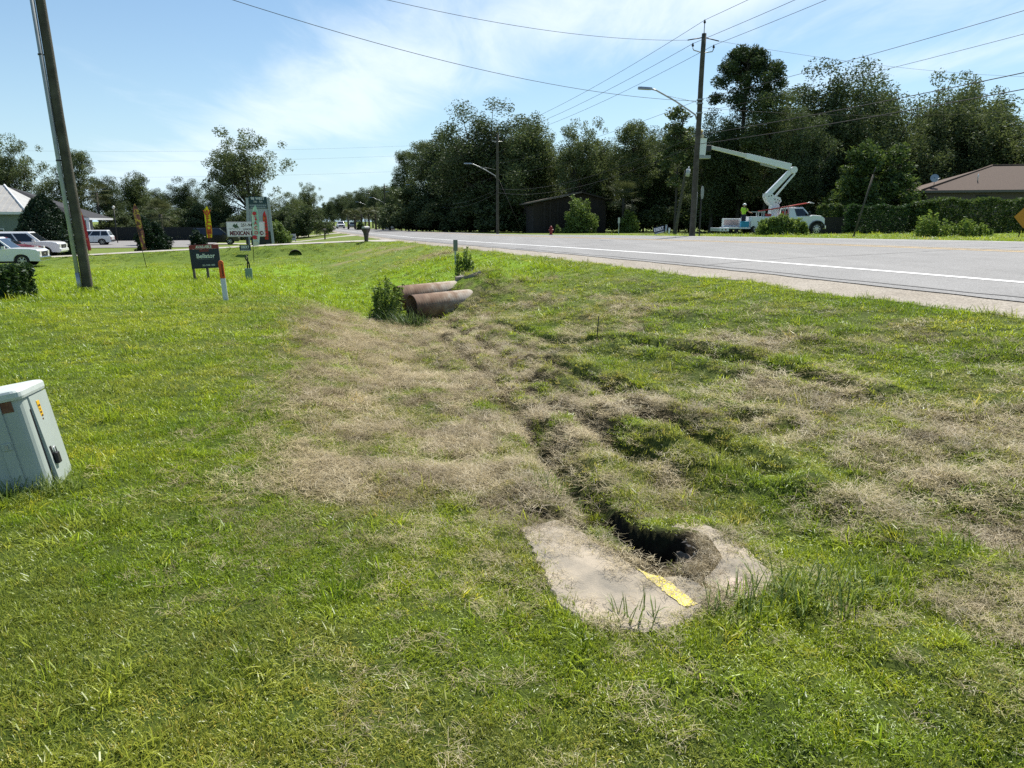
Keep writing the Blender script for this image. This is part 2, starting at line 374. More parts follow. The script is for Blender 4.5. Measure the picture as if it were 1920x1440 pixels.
def height(x, y, fine=True):
    x = np.asarray(x, float); y = np.asarray(y, float)
    z = base_h(x, y)
    if not fine: return z
    t, n = tn(x, y); r = np.hypot(x, y)
    nr = (1 - sst(14, 30, r)) * (1 - sst(6.3, 7.2, n)); nd = n_ditch(t); off = (n < NW - 2.7)
    sdm = np.minimum(sdpoly(x, y, SLAB_L), sdpoly(x, y, SLAB_R)); calm = sst(0, .22, sdm)
    rough = calm * off * nr * (.15 + .85 * sst(-.6, .5, n - nd + 1.2)) * (1 - .7 * sst(6, 7.4, n))
    z = z + rough * ((fbm(x, y, .55, 41, 4) - .5) * .12 + (fbm(x, y, 1.7, 43, 3) - .5) * .10)
    z = z + rough * (fbm(n, t * .16, .42, 53, 4) - .5) * .16
    z = z + off * nr * (fbm(x, y, 3.0, 47, 2) - .5) * .05
    for k, f in enumerate(FURROWS):
        d = dline(x, y, f) + (fbm(x, y, .5, 61 + k, 3) - .5) * .22
        z = z - .15 * np.exp(-(d / .11) ** 2) + .075 * np.exp(-((d - .25) / .13) ** 2)
    ka = 1 - sst(.0, .25, np.minimum(sdm, sdpoly(x, y, SLAB_ALL))); z = z * (1 - ka) + (ZSLAB - .010) * ka
    h = sdpoly(x, y, HOLE)
    z = z - .50 * (1 - sst(-.07, .03, h)) + .025 * np.exp(-((h - .06) / .05) ** 2)
    g = sdpoly(x, y, GASH); z = z - .16 * (1 - sst(-.04, .03, g))
    z = np.where((n > NW - 2.0) & (n < NW + 11.3), z - .06, z)
    dd = np.abs(t - 60.0); z = np.where((dd < 1.9) & (n < NW - 1.7) & (n > -60), z - .06, z)
    return z

def axis(segs):
    out = [segs[0][0]]
    for a, b, s0, s1 in segs:
        x = a; s = s0; L = b - a
        while x < b - 1e-6:
            f = (x - a) / L; s = s0 * (s1 / s0) ** f
            x = min(b, x + s); out.append(x)
    return np.array(out)
gx = axis([(-2500, -300, 300, 60), (-300, -60, 40, 4), (-60, -16, 3, .6), (-16, -5, .5, .14), (-5, -.2, .12, .05), (-.2, 1.3, .03, .03), (1.3, 7, .05, .12), (7, 20, .16, .7), (20, 70, .8, 3), (70, 300, 4, 40), (300, 2500, 60, 300)])
gy = axis([(-300, -20, 60, 6), (-20, 0, 4, .3), (0, 2.2, .2, .05), (2.2, 3.8, .03, .035), (3.8, 9, .05, .08), (9, 22, .09, .22), (22, 70, .3, 1.2), (70, 250, 1.6, 14), (250, 4000, 20, 400)])
GX, GY = np.meshgrid(gx, gy); gxf, gyf = GX.ravel(), GY.ravel()
GZ = height(gxf, gyf)
ni, nj = len(gx), len(gy)
idx = np.arange(ni * nj).reshape(nj, ni)
quads = np.stack([idx[:-1, :-1], idx[:-1, 1:], idx[1:, 1:], idx[1:, :-1]], -1).reshape(-1, 4)
mg = bpy.data.materials.new('grass_ground'); mg.use_nodes = True; n_, l_ = nt(mg); b_ = n_['Principled BSDF']; b_.inputs['Roughness'].default_value = .9; b_.inputs['Specular IOR Level'].default_value = .1
at_ = n_.new('ShaderNodeAttribute'); at_.attribute_name = 'ground'
sx_ = n_.new('ShaderNodeSeparateColor'); l_.new(at_.outputs['Color'], sx_.inputs[0])
tc_ = n_.new('ShaderNodeTexCoord')
def noi(scale, det=6, rough=.65, sy=1):
    q = n_.new('ShaderNodeTexNoise'); q.inputs['Scale'].default_value = scale; q.inputs['Detail'].default_value = det; q.inputs['Roughness'].default_value = rough
    l_.new(tc_.outputs['Object'], q.inputs['Vector']); return q.outputs[0]
def ramp(f, stops):
    q = n_.new('ShaderNodeValToRGB'); l_.new(f, q.inputs[0]); e = q.color_ramp.elements
    while len(e) < len(stops): e.new(.5)
    for i, (p, c) in enumerate(stops): e[i].position = p; e[i].color = (*c, 1)
    return q.outputs[0]
def mixg(f, a, b):
    q = n_.new('ShaderNodeMix'); q.data_type = 'RGBA'
    if isinstance(f, float): q.inputs[0].default_value = f
    else: l_.new(f, q.inputs[0])
    l_.new(a, q.inputs[6]); l_.new(b, q.inputs[7]); return q.outputs[2]
fine_ = noi(9.0, 10, .72); big_ = noi(.35, 5, .6)
green_ = ramp(fine_, [(.30, (.035, .06, .012)), (.48, (.095, .155, .022)), (.62, (.16, .225, .035)), (.78, (.23, .27, .075))])
lush_ = ramp(fine_, [(.30, (.07, .12, .012)), (.5, (.16, .27, .018)), (.7, (.25, .36, .03))])
straw_ = ramp(fine_, [(.28, (.07, .055, .03)), (.45, (.19, .15, .08)), (.6, (.31, .25, .145)), (.76, (.45, .38, .25))])
soil_ = ramp(fine_, [(.3, (.02, .016, .012)), (.7, (.075, .055, .036))])
mott_ = ramp(big_, [(.35, (.10, .15, .028)), (.65, (.20, .24, .05))])
c_ = mixg(.35, green_, mott_)
c_ = mixg(sx_.outputs[1], c_, lush_)
c_ = mixg(sx_.outputs[0], c_, straw_)
c_ = mixg(sx_.outputs[2], c_, soil_)
th_ = n_.new('ShaderNodeMix'); th_.data_type = 'RGBA'; th_.blend_type = 'MULTIPLY'; th_.inputs[0].default_value = 1; l_.new(c_, th_.inputs[6])   # near ground darkened: shade between blades put into the colour, over dark thatch
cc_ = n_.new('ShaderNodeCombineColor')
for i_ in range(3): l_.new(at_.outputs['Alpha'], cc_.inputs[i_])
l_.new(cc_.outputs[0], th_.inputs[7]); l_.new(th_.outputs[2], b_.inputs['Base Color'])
bp_ = n_.new('ShaderNodeBump'); bp_.inputs['Strength'].default_value = .9; bp_.inputs['Distance'].default_value = .035
l_.new(noi(22, 8, .7), bp_.inputs['Height']); l_.new(bp_.outputs[0], b_.inputs['Normal'])
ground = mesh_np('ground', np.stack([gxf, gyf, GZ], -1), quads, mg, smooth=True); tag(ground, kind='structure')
md, ml, mb = masks(gxf, gyf)
ca = ground.data.color_attributes.new('ground', 'FLOAT_COLOR', 'POINT')
ca.data.foreach_set('color', np.stack([md, ml, mb, 1 - .48 * (1 - sst(9, 24, np.hypot(gxf, gyf)))], -1).astype(np.float32).ravel())  # alpha holds the painted gap shade, fading out with distance

# ------------------------------------------------------------------ road, shoulder, driveways
def strip(name, ts, prof, m, dz=.0, wob=None, kind='structure'):
    """prof: list of n offsets (from the camera line); z follows the terrain"""
    ts = np.asarray(ts); vs = []
    for j, n0 in enumerate(prof):
        nn = np.full(ts.shape, n0)
        if wob and (j in wob): nn = nn + wob[j](ts)
        x, y = xy(ts, nn); vs.append(np.stack([x, y, base_h(x, y) + dz], -1))
    k = len(prof); V = np.stack(vs, 1).reshape(-1, 3)
    I = np.arange(len(ts) * k).reshape(len(ts), k)
    F = np.stack([I[:-1, :-1], I[:-1, 1:], I[1:, 1:], I[1:, :-1]], -1).reshape(-1, 4)
    o = mesh_np(name, V, F, m, smooth=True); return tag(o, kind=kind)
ts = axis([(-90, -10, 4, 1), (-10, 60, .4, .6), (60, 300, 1.5, 8), (300, 2500, 12, 200)])
def road_mat(name, base, light, spot, sc):
    m = bpy.data.materials.new(name); m.use_nodes = True; n, l = nt(m); b = n['Principled BSDF']; b.inputs['Roughness'].default_value = .82; b.inputs['Specular IOR Level'].default_value = .35
    t = n.new('ShaderNodeTexCoord')
    v = n.new('ShaderNodeTexVoronoi'); v.inputs['Scale'].default_value = sc; l.new(t.outputs['Object'], v.inputs[0])
    r = n.new('ShaderNodeValToRGB'); e = r.color_ramp.elements; e[0].position = .0; e[0].color = (*base, 1); e[1].position = 1.0; e[1].color = (*light, 1); q = e.new(.55); q.color = (*[(a + c) / 2 for a, c in zip(base, light)], 1)
    l.new(v.outputs['Color'], r.inputs[0])
    w = n.new('ShaderNodeTexNoise'); w.inputs['Scale'].default_value = .9; w.inputs['Detail'].default_value = 7; l.new(t.outputs['Object'], w.inputs[0])
    mp = n.new('ShaderNodeMapping'); mp.inputs['Rotation'].default_value = (0, 0, -HD); mp.inputs['Scale'].default_value = (1.3, .03, 1); l.new(t.outputs['Object'], mp.inputs[0])
    w2 = n.new('ShaderNodeTexNoise'); w2.inputs['Scale'].default_value = 1.0; w2.inputs['Detail'].default_value = 4; l.new(mp.outputs[0], w2.inputs[0])
    ad = n.new('ShaderNodeMath'); ad.operation = 'ADD'; l.new(w.outputs[0], ad.inputs[0]); l.new(w2.outputs[0], ad.inputs[1])
    mr = n.new('ShaderNodeMapRange'); mr.inputs[1].default_value = .75; mr.inputs[2].default_value = 1.25; l.new(ad.outputs[0], mr.inputs[0])
    mx = n.new('ShaderNodeMix'); mx.data_type = 'RGBA'; mx.blend_type = 'MULTIPLY'; mx.inputs[0].default_value = 1
    g = n.new('ShaderNodeMix'); g.data_type = 'RGBA'; g.inputs[6].default_value = (*spot, 1); g.inputs[7].default_value = (1, 1, 1, 1); l.new(mr.outputs[0], g.inputs[0])
    l.new(r.outputs[0], mx.inputs[6]); l.new(g.outputs[2], mx.inputs[7]); l.new(mx.outputs[2], b.inputs['Base Color'])
    bb = n.new('ShaderNodeBump'); bb.inputs['Strength'].default_value = .5; bb.inputs['Distance'].default_value = .01; l.new(v.outputs['Distance'], bb.inputs['Height']); l.new(bb.outputs[0], b.inputs['Normal'])
    return m
asph = road_mat('asphalt', (.170, .167, .163), (.305, .302, .296), (.80, .80, .80), 55)
grav = road_mat('gravel', (.18, .158, .128), (.45, .405, .335), (.76, .73, .69), 45)
w_edge = lambda t: .10 * (fbm(t, t * 0, .9, 71, 4) - .5) * 2
w_grass = lambda t: .30 * (fbm(t, t * 0 + 3, 1.6, 72, 4) - .5) * 2 - .6 * np.exp(-((t - 60) / 3.0) ** 2) * 0
road = strip('road', ts, [NW - 1.6, NW - .8, NW, NW + 2, NW + 4, NW + 6.3, NW + 8, NW + 10, NW + 11.4], asph, .012, {0: w_edge})
strip('gravel_shoulder', ts, [NW - 2.5, NW - 2.0, NW - 1.35], grav, .004, {0: w_grass})
strip('gravel_verge', ts, [NW + 11.2, NW + 11.8, NW + 12.3], grav, .008, {2: w_grass})
white_p = mat('road_paint_white', (.80, .80, .78), .6, col2=(.62, .62, .61), nscale=9)
yellow_p = mat('road_paint_yellow', (.62, .36, .05), .6, col2=(.42, .30, .10), nscale=9)
strip('edge_line', ts, [NW - .075, NW + .075], white_p, .017)
strip('edge_line', ts, [NW + 10.9, NW + 11.02], white_p, .017)
strip('centre_line', ts, [NW + 6.02, NW + 6.15], yellow_p, .017)
strip('centre_line', ts, [NW + 6.45, NW + 6.58], yellow_p, .017)
conc_road = mat('pale_concrete', (.42, .39, .34), .85, col2=(.30, .28, .25), nscale=3, bump=.3, bscale=60)
def cross_strip(name, t0, w, n0, n1, m, dz=.006, flare=0.0, zf=None, step=1.0):
    ns = np.arange(n0, n1 + .01, step); V = []
    for s in np.linspace(-1, 1, 7):
        fl = flare * np.clip((ns - (n1 - 4)) / 4, 0, 1) ** 2
        x, y = xy(t0 + s * (w / 2 + fl), ns); V.append(np.stack([x, y, base_h(x, y) + dz if zf is None else zf(ns) + dz], -1))
    V = np.stack(V, 1).reshape(-1, 3); I = np.arange(len(ns) * 7).reshape(len(ns), 7)
    F = np.stack([I[:-1, :-1], I[:-1, 1:], I[1:, 1:], I[1:, :-1]], -1).reshape(-1, 4)
    return tag(mesh_np(name, V, F, m, smooth=True), kind='structure')
tar = mat('tar_crack', (.03, .03, .031), .8)
strip('road_crack', ts[(ts > -8) & (ts < 70)], [NW - 1.36, NW - 1.33], tar, .0165, {0: lambda t: .10 * (fbm(t, t * 0, 1.3, 171, 5) - .5) * 2, 1: lambda t: .10 * (fbm(t, t * 0, 1.3, 171, 5) - .5) * 2 + .02 * fbm(t, t * 0, .6, 175)})
for k_, (tc0, w0_) in enumerate([(14.5, .03), (27.0, .035), (41.0, .04), (58.0, .05)]):
    ns_ = np.linspace(NW - 1.4, NW + 10.8, 40); V_ = []
    for s_ in (-1, 1):
        x_, y_ = xy(tc0 + .35 * (fbm(ns_, ns_ * 0, 2.0, 180 + k_, 5) - .5) * 2 + s_ * w0_ * .5, ns_); V_.append(np.stack([x_, y_, base_h(x_, y_) + .0165], -1))
    V_ = np.stack(V_, 1).reshape(-1, 3); I_ = np.arange(80).reshape(40, 2)
    tag(mesh_np('road_crack', V_, np.stack([I_[:-1, 0], I_[:-1, 1], I_[1:, 1], I_[1:, 0]], -1), tar), kind='structure')
cross_strip('driveway', 60, 3.4, -58, NW - 1.8, conc_road, flare=3.0)
cross_strip('driveway', 96, 4.0, -40, NW - 1.8, conc_road, .012, flare=3.0)
cross_strip('driveway', 124, 5.0, -30, NW - 1.8, conc_road, .02, flare=4.0)
# ------------------------------------------------------------------ grass (uncountable: kind = stuff)
def blade_tuft(name, m, nb, spread, hmin, hmax, wid, lean, flat=0.0, seed=0, curl=1.0):
    r = np.random.default_rng(seed); V = []; F = []
    for i in range(nb):
        a = r.uniform(0, 2 * math.pi); q = spread * math.sqrt(r.uniform()); bx, by = q * math.cos(a), q * math.sin(a)
        L = r.uniform(hmin, hmax); az = r.uniform(0, 2 * math.pi); le = lean * r.uniform(.2, 1.0)
        w = wid * r.uniform(.6, 1.2) / 2; sx, sy = -math.sin(az) * w, math.cos(az) * w
        pts = []; x, y, z = bx, by, -.006
        ang = math.pi / 2 - le if not flat else r.uniform(-.02, .30)
        if flat: z = r.uniform(0, flat)
        seg = 3
        for s in range(seg + 1):
            pts.append((x, y, max(z, -.01)))
            x += math.cos(ang) * math.cos(az) * L / seg; y += math.cos(ang) * math.sin(az) * L / seg; z += math.sin(ang) * L / seg
            ang -= curl * le * .8 * r.uniform(.5, 1.2) if not flat else r.uniform(-.05, .22)
            az += r.uniform(-.25, .25)
        b = len(V)
        for s, (px, py, pz) in enumerate(pts[:-1]):
            k = 1 - .35 * s / seg
            V += [(px - sx * k, py - sy * k, pz), (px + sx * k, py + sy * k, pz)]
        V.append(pts[-1])
        for s in range(seg - 1): F += [(b + 2 * s, b + 2 * s + 1, b + 2 * s + 3), (b + 2 * s, b + 2 * s + 3, b + 2 * s + 2)]
        F.append((b + 2 * seg - 2, b + 2 * seg - 1, b + 2 * seg))
    o = mesh_np(name, np.array(V), np.array(F), m, parent='unlinked')
    return o
GM = leaf_mat('grass_blade', (.60, .64, .60), (1.40, 1.32, 1.4), .50, .40, attr='tint')
SM = leaf_mat('straw_blade', (.60, .58, .55), (1.35, 1.35, 1.4), .25, .5, attr='tint')
LAWN = [blade_tuft('lawn_tuft', GM, 42, .056, .020, .048, .0038, 1.05, seed=100 + k) for k in range(6)]
LONG = [blade_tuft('long_tuft', GM, 22, .055, .06, .14, .0058, .85, seed=200 + k) for k in range(5)]
HAY = [blade_tuft('hay_tuft', SM, 38, .085, .035, .095, .0024, .9, flat=.020, seed=300 + k) for k in range(6)]
def scatter(name, protos, pos, scl, rot, tint, label):
    me = bpy.data.meshes.new(name); me.vertices.add(len(pos)); me.vertices.foreach_set('co', np.asarray(pos, np.float32).ravel())
    def at(nm, typ, arr, key):
        a = me.attributes.new(nm, typ, 'POINT'); a.data.foreach_set(key, np.ascontiguousarray(arr).ravel())
    at('scl', 'FLOAT_VECTOR', scl.astype(np.float32), 'vector'); at('rot', 'FLOAT_VECTOR', rot.astype(np.float32), 'vector')
    at('tint', 'FLOAT_COLOR', np.concatenate([tint, np.ones((len(tint), 1))], 1).astype(np.float32), 'color')
    at('pick', 'INT', rng.integers(0, len(protos), len(pos)).astype(np.int32), 'value')
    o = bpy.data.objects.new(name, me); link(o); tag(o, label, 'grass', kind='stuff')
    ng = bpy.data.node_groups.new(name, 'GeometryNodeTree')
    ng.interface.new_socket('Geometry', in_out='INPUT', socket_type='NodeSocketGeometry'); ng.interface.new_socket('Geometry', in_out='OUTPUT', socket_type='NodeSocketGeometry')
    N, L = ng.nodes, ng.links
    gi, go = N.new('NodeGroupInput'), N.new('NodeGroupOutput')
    gi_ = N.new('GeometryNodeGeometryToInstance')
    for p in reversed(protos):
        oi = N.new('GeometryNodeObjectInfo'); oi.inputs[0].default_value = p; oi.inputs['As Instance'].default_value = True
        L.new(oi.outputs['Geometry'], gi_.inputs[0])
    # Geometry to Instance merges its inputs into one list: each prototype is one instance of it
    jn = N.new('GeometryNodeJoinGeometry')
    for p in reversed(protos):
        oi = N.new('GeometryNodeObjectInfo'); oi.inputs[0].default_value = p; oi.inputs['As Instance'].default_value = True
        L.new(oi.outputs['Geometry'], jn.inputs[0])
    N.remove(gi_)
    ip = N.new('GeometryNodeInstanceOnPoints'); L.new(gi.outputs[0], ip.inputs['Points']); L.new(jn.outputs[0], ip.inputs['Instance'])
    ip.inputs['Pick Instance'].default_value = True
    def na(nm, typ):
        q = N.new('GeometryNodeInputNamedAttribute'); q.data_type = typ; q.inputs[0].default_value = nm
        return next(s for s in q.outputs if s.enabled and s.name == 'Attribute')
    L.new(na('pick', 'INT'), ip.inputs['Instance Index'])
    er = N.new('FunctionNodeEulerToRotation'); L.new(na('rot', 'FLOAT_VECTOR'), er.inputs[0]); L.new(er.outputs[0], ip.inputs['Rotation'])
    L.new(na('scl', 'FLOAT_VECTOR'), ip.inputs['Scale'])
    L.new(ip.outputs[0], go.inputs[0])
    o.modifiers.new('scatter', 'NODES').node_group = ng
    return o
SLABS = []          # plan outlines of the concrete pieces: filled in before the grass is sown
def sow(bands, ang=50):
    P = []
    for r0, r1, dens, sc in bands:
        ang = 78 if r1 <= 6 else (62 if r1 <= 14 else 50)
        A = (r1 * r1 - r0 * r0) * R(ang); k = int(A * dens)
        a = rng.uniform(-R(ang), R(ang), k); r = np.sqrt(rng.uniform(r0 * r0, r1 * r1, k))
        x, y = r * np.sin(a), r * np.cos(a); P.append(np.stack([x, y, np.full(k, sc)], -1))
    return np.concatenate(P)
C_LAWN = np.array([.245, .345, .016]); C_LIME = np.array([.335, .415, .022]); C_OLV = np.array([.35, .345, .075]); C_DEEP = np.array([.165, .262, .018]); C_LUSH = np.array([.265, .355, .014]); C_STRAW = np.array([.42, .35, .19]); C_PALE = np.array([.56, .47, .31])
def lerp(a, b, k): return a + (b - a) * k[:, None]
def make_grass():
    pts = sow([(.7, 2.0, 1050, .80), (2.0, 3.6, 980, .86), (3.6, 6, 540, 1.02), (6, 9, 230, 1.35), (9, 14, 120, 1.7), (14, 22, 58, 2.1), (22, 36, 20, 2.9), (36, 62, 5.5, 4.0)])
    x, y, sc = pts.T; t, n = tn(x, y)
    dry, lush, bare = masks(x, y)
    edge = w_grass(t)
    ok = (n < NW - 2.42 + edge) | (n > NW + 12.2)
    ok &= ~((np.abs(t - 60) < 1.8 + 3 * np.clip((n - 4.6) / 4, 0, 1) ** 2) & (n < NW))
    for s in SLABS: ok &= sdpoly(x, y, s) > -.015 - .10 * rng.uniform(0, 1, len(x)) ** 2.5
    ok &= (bare < .35)
    for s in CRACKS: ok &= dline(x, y, s) > .012
    for c, w in BLOCK: ok &= dline(x, y, c) > w
    x, y, sc, t, n, dry, lush, bare = [q[ok] for q in (x, y, sc, t, n, dry, lush, bare)]
    z = height(x, y); N = len(x); u = rng.uniform(0, 1, N)
    isdry = u < dry * .93
    g = ~isdry
    big = fbm(x, y, 1.6, 81, 4); sm = fbm(x, y, .35, 83, 3)
    col = lerp(np.tile(C_LAWN, (N, 1)), C_LIME, sst(.44, .62, big)); col = lerp(col, C_DEEP, .55 * sst(.50, .68, sm) * (1 - lush))
    col = lerp(col, C_OLV, np.clip(sst(.50, .66, fbm(x, y, .8, 85)) * .55 * sst(-5, 1, n) + dry * .7, 0, 1) * (1 - lush))
    col = lerp(col, C_LUSH, lush)
    v = rng.uniform(.75, 1.3, N)[:, None]; col = col * v
    hue = rng.uniform(0, 1, N); col = np.where((hue > .93)[:, None], col * np.array([1.5, 1.2, 1.6]), col)
    tall = sst(.64, .76, fbm(x, y, .7, 87)) * .35 * (1 - sst(3.2, 6, np.hypot(x, y))) + lush * .55 + .05
    tall = np.where(n > NW, .1, tall)
    rot = np.stack([rng.normal(0, .16, N), rng.normal(0, .16, N), rng.uniform(0, 6.28, N)], -1)
    hgt = rng.uniform(.75, 1.25, N)
    scl = np.stack([sc, sc, sc ** .6 * hgt * (.75 + .5 * sst(.35, .65, sm))], -1)
    pos = np.stack([x, y, z - .004], -1)
    isl = g & (rng.uniform(0, 1, N) < tall * .55)
    isn = g & ~isl
    scatter('lawn_grass', LAWN, pos[isn], scl[isn], rot[isn], col[isn], 'short mown green grass over lawn, verge and ditch banks')
    s2 = scl.copy(); s2[:, 2] *= .8
    scatter('long_grass', LONG, pos[isl], s2[isl], rot[isl], col[isl], 'longer bright green grass tufts in the ditch and lawn')
    c2 = lerp(np.tile(C_STRAW, (N, 1)), C_PALE, rng.uniform(0, 1, N) * .6); c2 = lerp(c2, np.array([.21, .165, .092]), .8 * sst(.46, .66, fbm(x, y, .5, 91, 4))); c2 = lerp(c2, C_OLV, rng.uniform(0, .5, N) * (1 - dry))
    c2 *= rng.uniform(.7, 1.2, N)[:, None]
    hk = np.where(np.hypot(x, y) < 4, .80, 1.1)
    s3 = np.stack([sc * hk, sc * hk, sc ** .6 * rng.uniform(.7, 2.0, N)], -1)
    d = isdry & (sc < 3)
    # loose straw also lies over the green near the track
    p2 = sow([(.9, 3.6, 90, .62), (3.6, 9, 40, .95)]); xx, yy, ss = p2.T; dd, _, bb = masks(xx, yy); k = (rng.uniform(0, 1, len(xx)) < np.clip((dd - .18) * 1.5 + .012 + .38 * (np.minimum(sdpoly(xx, yy, SLAB_L), sdpoly(xx, yy, SLAB_R)) < 0) + .9 * ((sdpoly(xx, yy, SLAB_ALL) < 0) & (np.minimum(sdpoly(xx, yy, SLAB_L), sdpoly(xx, yy, SLAB_R)) > -.02)), 0, .9)) & ((bb < .8) | ((sdpoly(xx, yy, HOLE) > .03) & (sdpoly(xx, yy, SLAB_ALL) < .05)))
    tt, nn = tn(xx, yy); k &= nn < NW - 3
    xx, yy, ss = xx[k], yy[k], ss[k]; M = len(xx)
    pe = np.stack([xx, yy, height(xx, yy) + .015], -1); se = np.stack([ss, ss, ss * rng.uniform(.6, 1.6, M)], -1); re = np.stack([rng.normal(0, .2, M), rng.normal(0, .2, M), rng.uniform(0, 6.28, M)], -1)
    ce = lerp(np.tile(C_STRAW, (M, 1)), C_PALE, rng.uniform(0, 1, M)) * rng.uniform(.7, 1.15, M)[:, None]
    scatter('cut_straw', HAY, np.concatenate([pos[d] + [0, 0, .006], pe]), np.concatenate([s3[d], se]), np.concatenate([rot[d], re]), np.concatenate([c2[d], ce]), 'dry cut straw raked over the swale and bank')
    print('grass', isn.sum(), isl.sum(), d.sum() + M)
BLOCK = []; CRACKS = []
# ------------------------------------------------------------------ placing helpers
def at(px, py, Y):
    d = ray(px, py); x = Y * d[0] / d[1]
    return x, Y, float(height(np.array([x]), np.array([Y]), False)[0])
def zrow(py, Y):
    d = ray(960, py); return EYE + Y * d[2] / d[1]
def gz(x, y): return float(height(np.array([x]), np.array([y]), False)[0])
wood_pole = mat('weathered_pole_wood', (.050, .045, .034), .9, col2=(.095, .088, .068), nscale=3, bump=.6, bscale=30)
galv = mat('galvanised_steel', (.42, .44, .45), .45, .6, col2=(.33, .35, .36), nscale=6)
pvc = mat('grey_pvc_conduit', (.36, .38, .385), .5, col2=(.29, .31, .31), nscale=4)
dark_metal = mat('dark_metal', (.03, .03, .032), .5, .4)
black = mat('black_plastic', (.012, .012, .013), .5)
white_paint = mat('white_paint', (.74, .75, .75), .45, col2=(.62, .63, .62), nscale=5)

# ------------------------------------------------------------------ concrete cover round the sinkhole
ZS = ZSLAB
def pl(px, py, z=None): return onplane(px, py, ZS if z is None else z)
concrete = mat('old_concrete', (.43, .365, .275), .92, col2=(.20, .18, .145), nscale=3.2, bump=.35, bscale=120, detail=12)
def slab(name, poly, label, z, seed):
    r = random.Random(seed); pts = []
    P = [Vector((*pl(*p), 0)) for p in poly]
    for i, p in enumerate(P):
        q = P[(i + 1) % len(P)]; k = max(2, int((q - p).length / .03))
        for j in range(k):
            v = p.lerp(q, j / k); pts.append((v.x + r.uniform(-.013, .013), v.y + r.uniform(-.013, .013)))
    mb = MB(); n = len(pts); c = (sum(p[0] for p in pts) / n, sum(p[1] for p in pts) / n)
    ins = [(p[0] + (c[0] - p[0]) * .03, p[1] + (c[1] - p[1]) * .03) for p in pts]
    rings = [[(x - c[0], y - c[1], -.06) for x, y in pts], [(x - c[0], y - c[1], -.012) for x, y in pts], [(x - c[0], y - c[1], r.uniform(-.002, .001)) for x, y in ins]]
    mb.loft(rings)
    o = mb.build(name, concrete); o.location = (c[0], c[1], z); tag(o, label, 'concrete slab')
    SLABS.append([pl(*p) for p in poly]); return o, c
sl, c1_ = slab('concrete_slab', SL, 'weathered concrete slab with a yellow spray stripe left of the sinkhole', ZS, 3)
sr, c2_ = slab('concrete_slab', SR, 'cracked concrete slab with faint pink paint right of the sinkhole', ZS - .008, 4)
def speckle(name, col, under, thr):
    m = bpy.data.materials.new(name); m.use_nodes = True; n, l = nt(m); b = n['Principled BSDF']; b.inputs['Roughness'].default_value = .85
    t = n.new('ShaderNodeTexCoord'); x = n.new('ShaderNodeTexNoise'); x.inputs['Scale'].default_value = 150; x.inputs['Detail'].default_value = 6; l.new(t.outputs['Object'], x.inputs[0])
    r = n.new('ShaderNodeMapRange'); r.inputs[1].default_value = thr - .05; r.inputs[2].default_value = thr + .05; l.new(x.outputs[0], r.inputs[0])
    mx = n.new('ShaderNodeMix'); mx.data_type = 'RGBA'; mx.inputs[6].default_value = (*under, 1); mx.inputs[7].default_value = (*col, 1); l.new(r.outputs[0], mx.inputs[0]); l.new(mx.outputs[2], b.inputs['Base Color'])
    return m
def decal(name, poly, m, parent, c, z, seed, jit=.006):
    r = random.Random(seed); P = [Vector((*pl(*p), 0)) for p in poly]; pts = []
    for i, p in enumerate(P):
        q = P[(i + 1) % len(P)]
        for j in range(10):
            v = p.lerp(q, j / 10); pts.append((v.x - c[0] + r.uniform(-jit, jit), v.y - c[1] + r.uniform(-jit, jit), z))
    mb = MB(); mb.add(pts, [tuple(range(len(pts)))]); return mb.build(name, m, parent)
decal('paint_stripe', [(1190, 1064), (1210, 1063), (1262, 1096), (1308, 1134), (1284, 1139), (1238, 1104)], speckle('yellow_spray', (.72, .60, .015), (.44, .38, .24), .525), sl, c1_, .0025, 5, .005)
decal('paint_spot', [(1366, 1084), (1390, 1080), (1402, 1090), (1384, 1100), (1366, 1096)], speckle('pink_spray', (.50, .30, .29), (.40, .35, .28), .55), sr, c2_, .003, 6)
# broken pipe collar standing in the rim, with tar crumbs
rim = MB(); cx_, cy_2 = pl(1274, 1046); arc = []
for k in range(10):
    a = R(-80 + 170 * k / 9); ox, oy = .052 * math.cos(a), .058 * math.sin(a); w = .010 + .004 * math.sin(k * 2.1)
    arc.append([(cx_ + ox * f - c2_[0], cy_2 + oy * f - c2_[1], z) for f, z in ((1 - w * 6, -.09), (1 + w * 6, -.09), (1 + w * 6, .010 + .006 * math.sin(k * 1.7)), (1 - w * 5, .012 + .005 * math.sin(k * 1.3)))])
rim.loft(arc); ro = rim.build('broken_rim', mat('brown_concrete', (.24, .19, .145), .9, col2=(.12, .10, .08), nscale=30), sr)
tarm = mat('tar', (.018, .017, .017), .7)
for k in range(9):
    b = MB(); a, bb_ = 1268 + 6 * k + random.uniform(-4, 4), 1008 + 4.6 * k + random.uniform(-5, 5); x_, y_ = pl(a, bb_); s_ = random.uniform(.008, .017)
    b.add([(random.gauss(0, s_), random.gauss(0, s_), abs(random.gauss(.006, s_ * .5))) for _ in range(4)], [(0, 1, 2), (0, 2, 3), (0, 3, 1), (1, 3, 2)])
    t_ = b.build('tar_crumb', tarm, sr); t_.location = (x_ - c2_[0], y_ - c2_[1], .004)
CRACKS.append([pl(*p) for p in [(1190, 1062), (1240, 1082), (1276, 1082), (1302, 1090), (1330, 1104), (1356, 1118)]])
CRACKS.append([pl(*p) for p in [(1288, 1008), (1304, 1036), (1302, 1062), (1306, 1082)]])

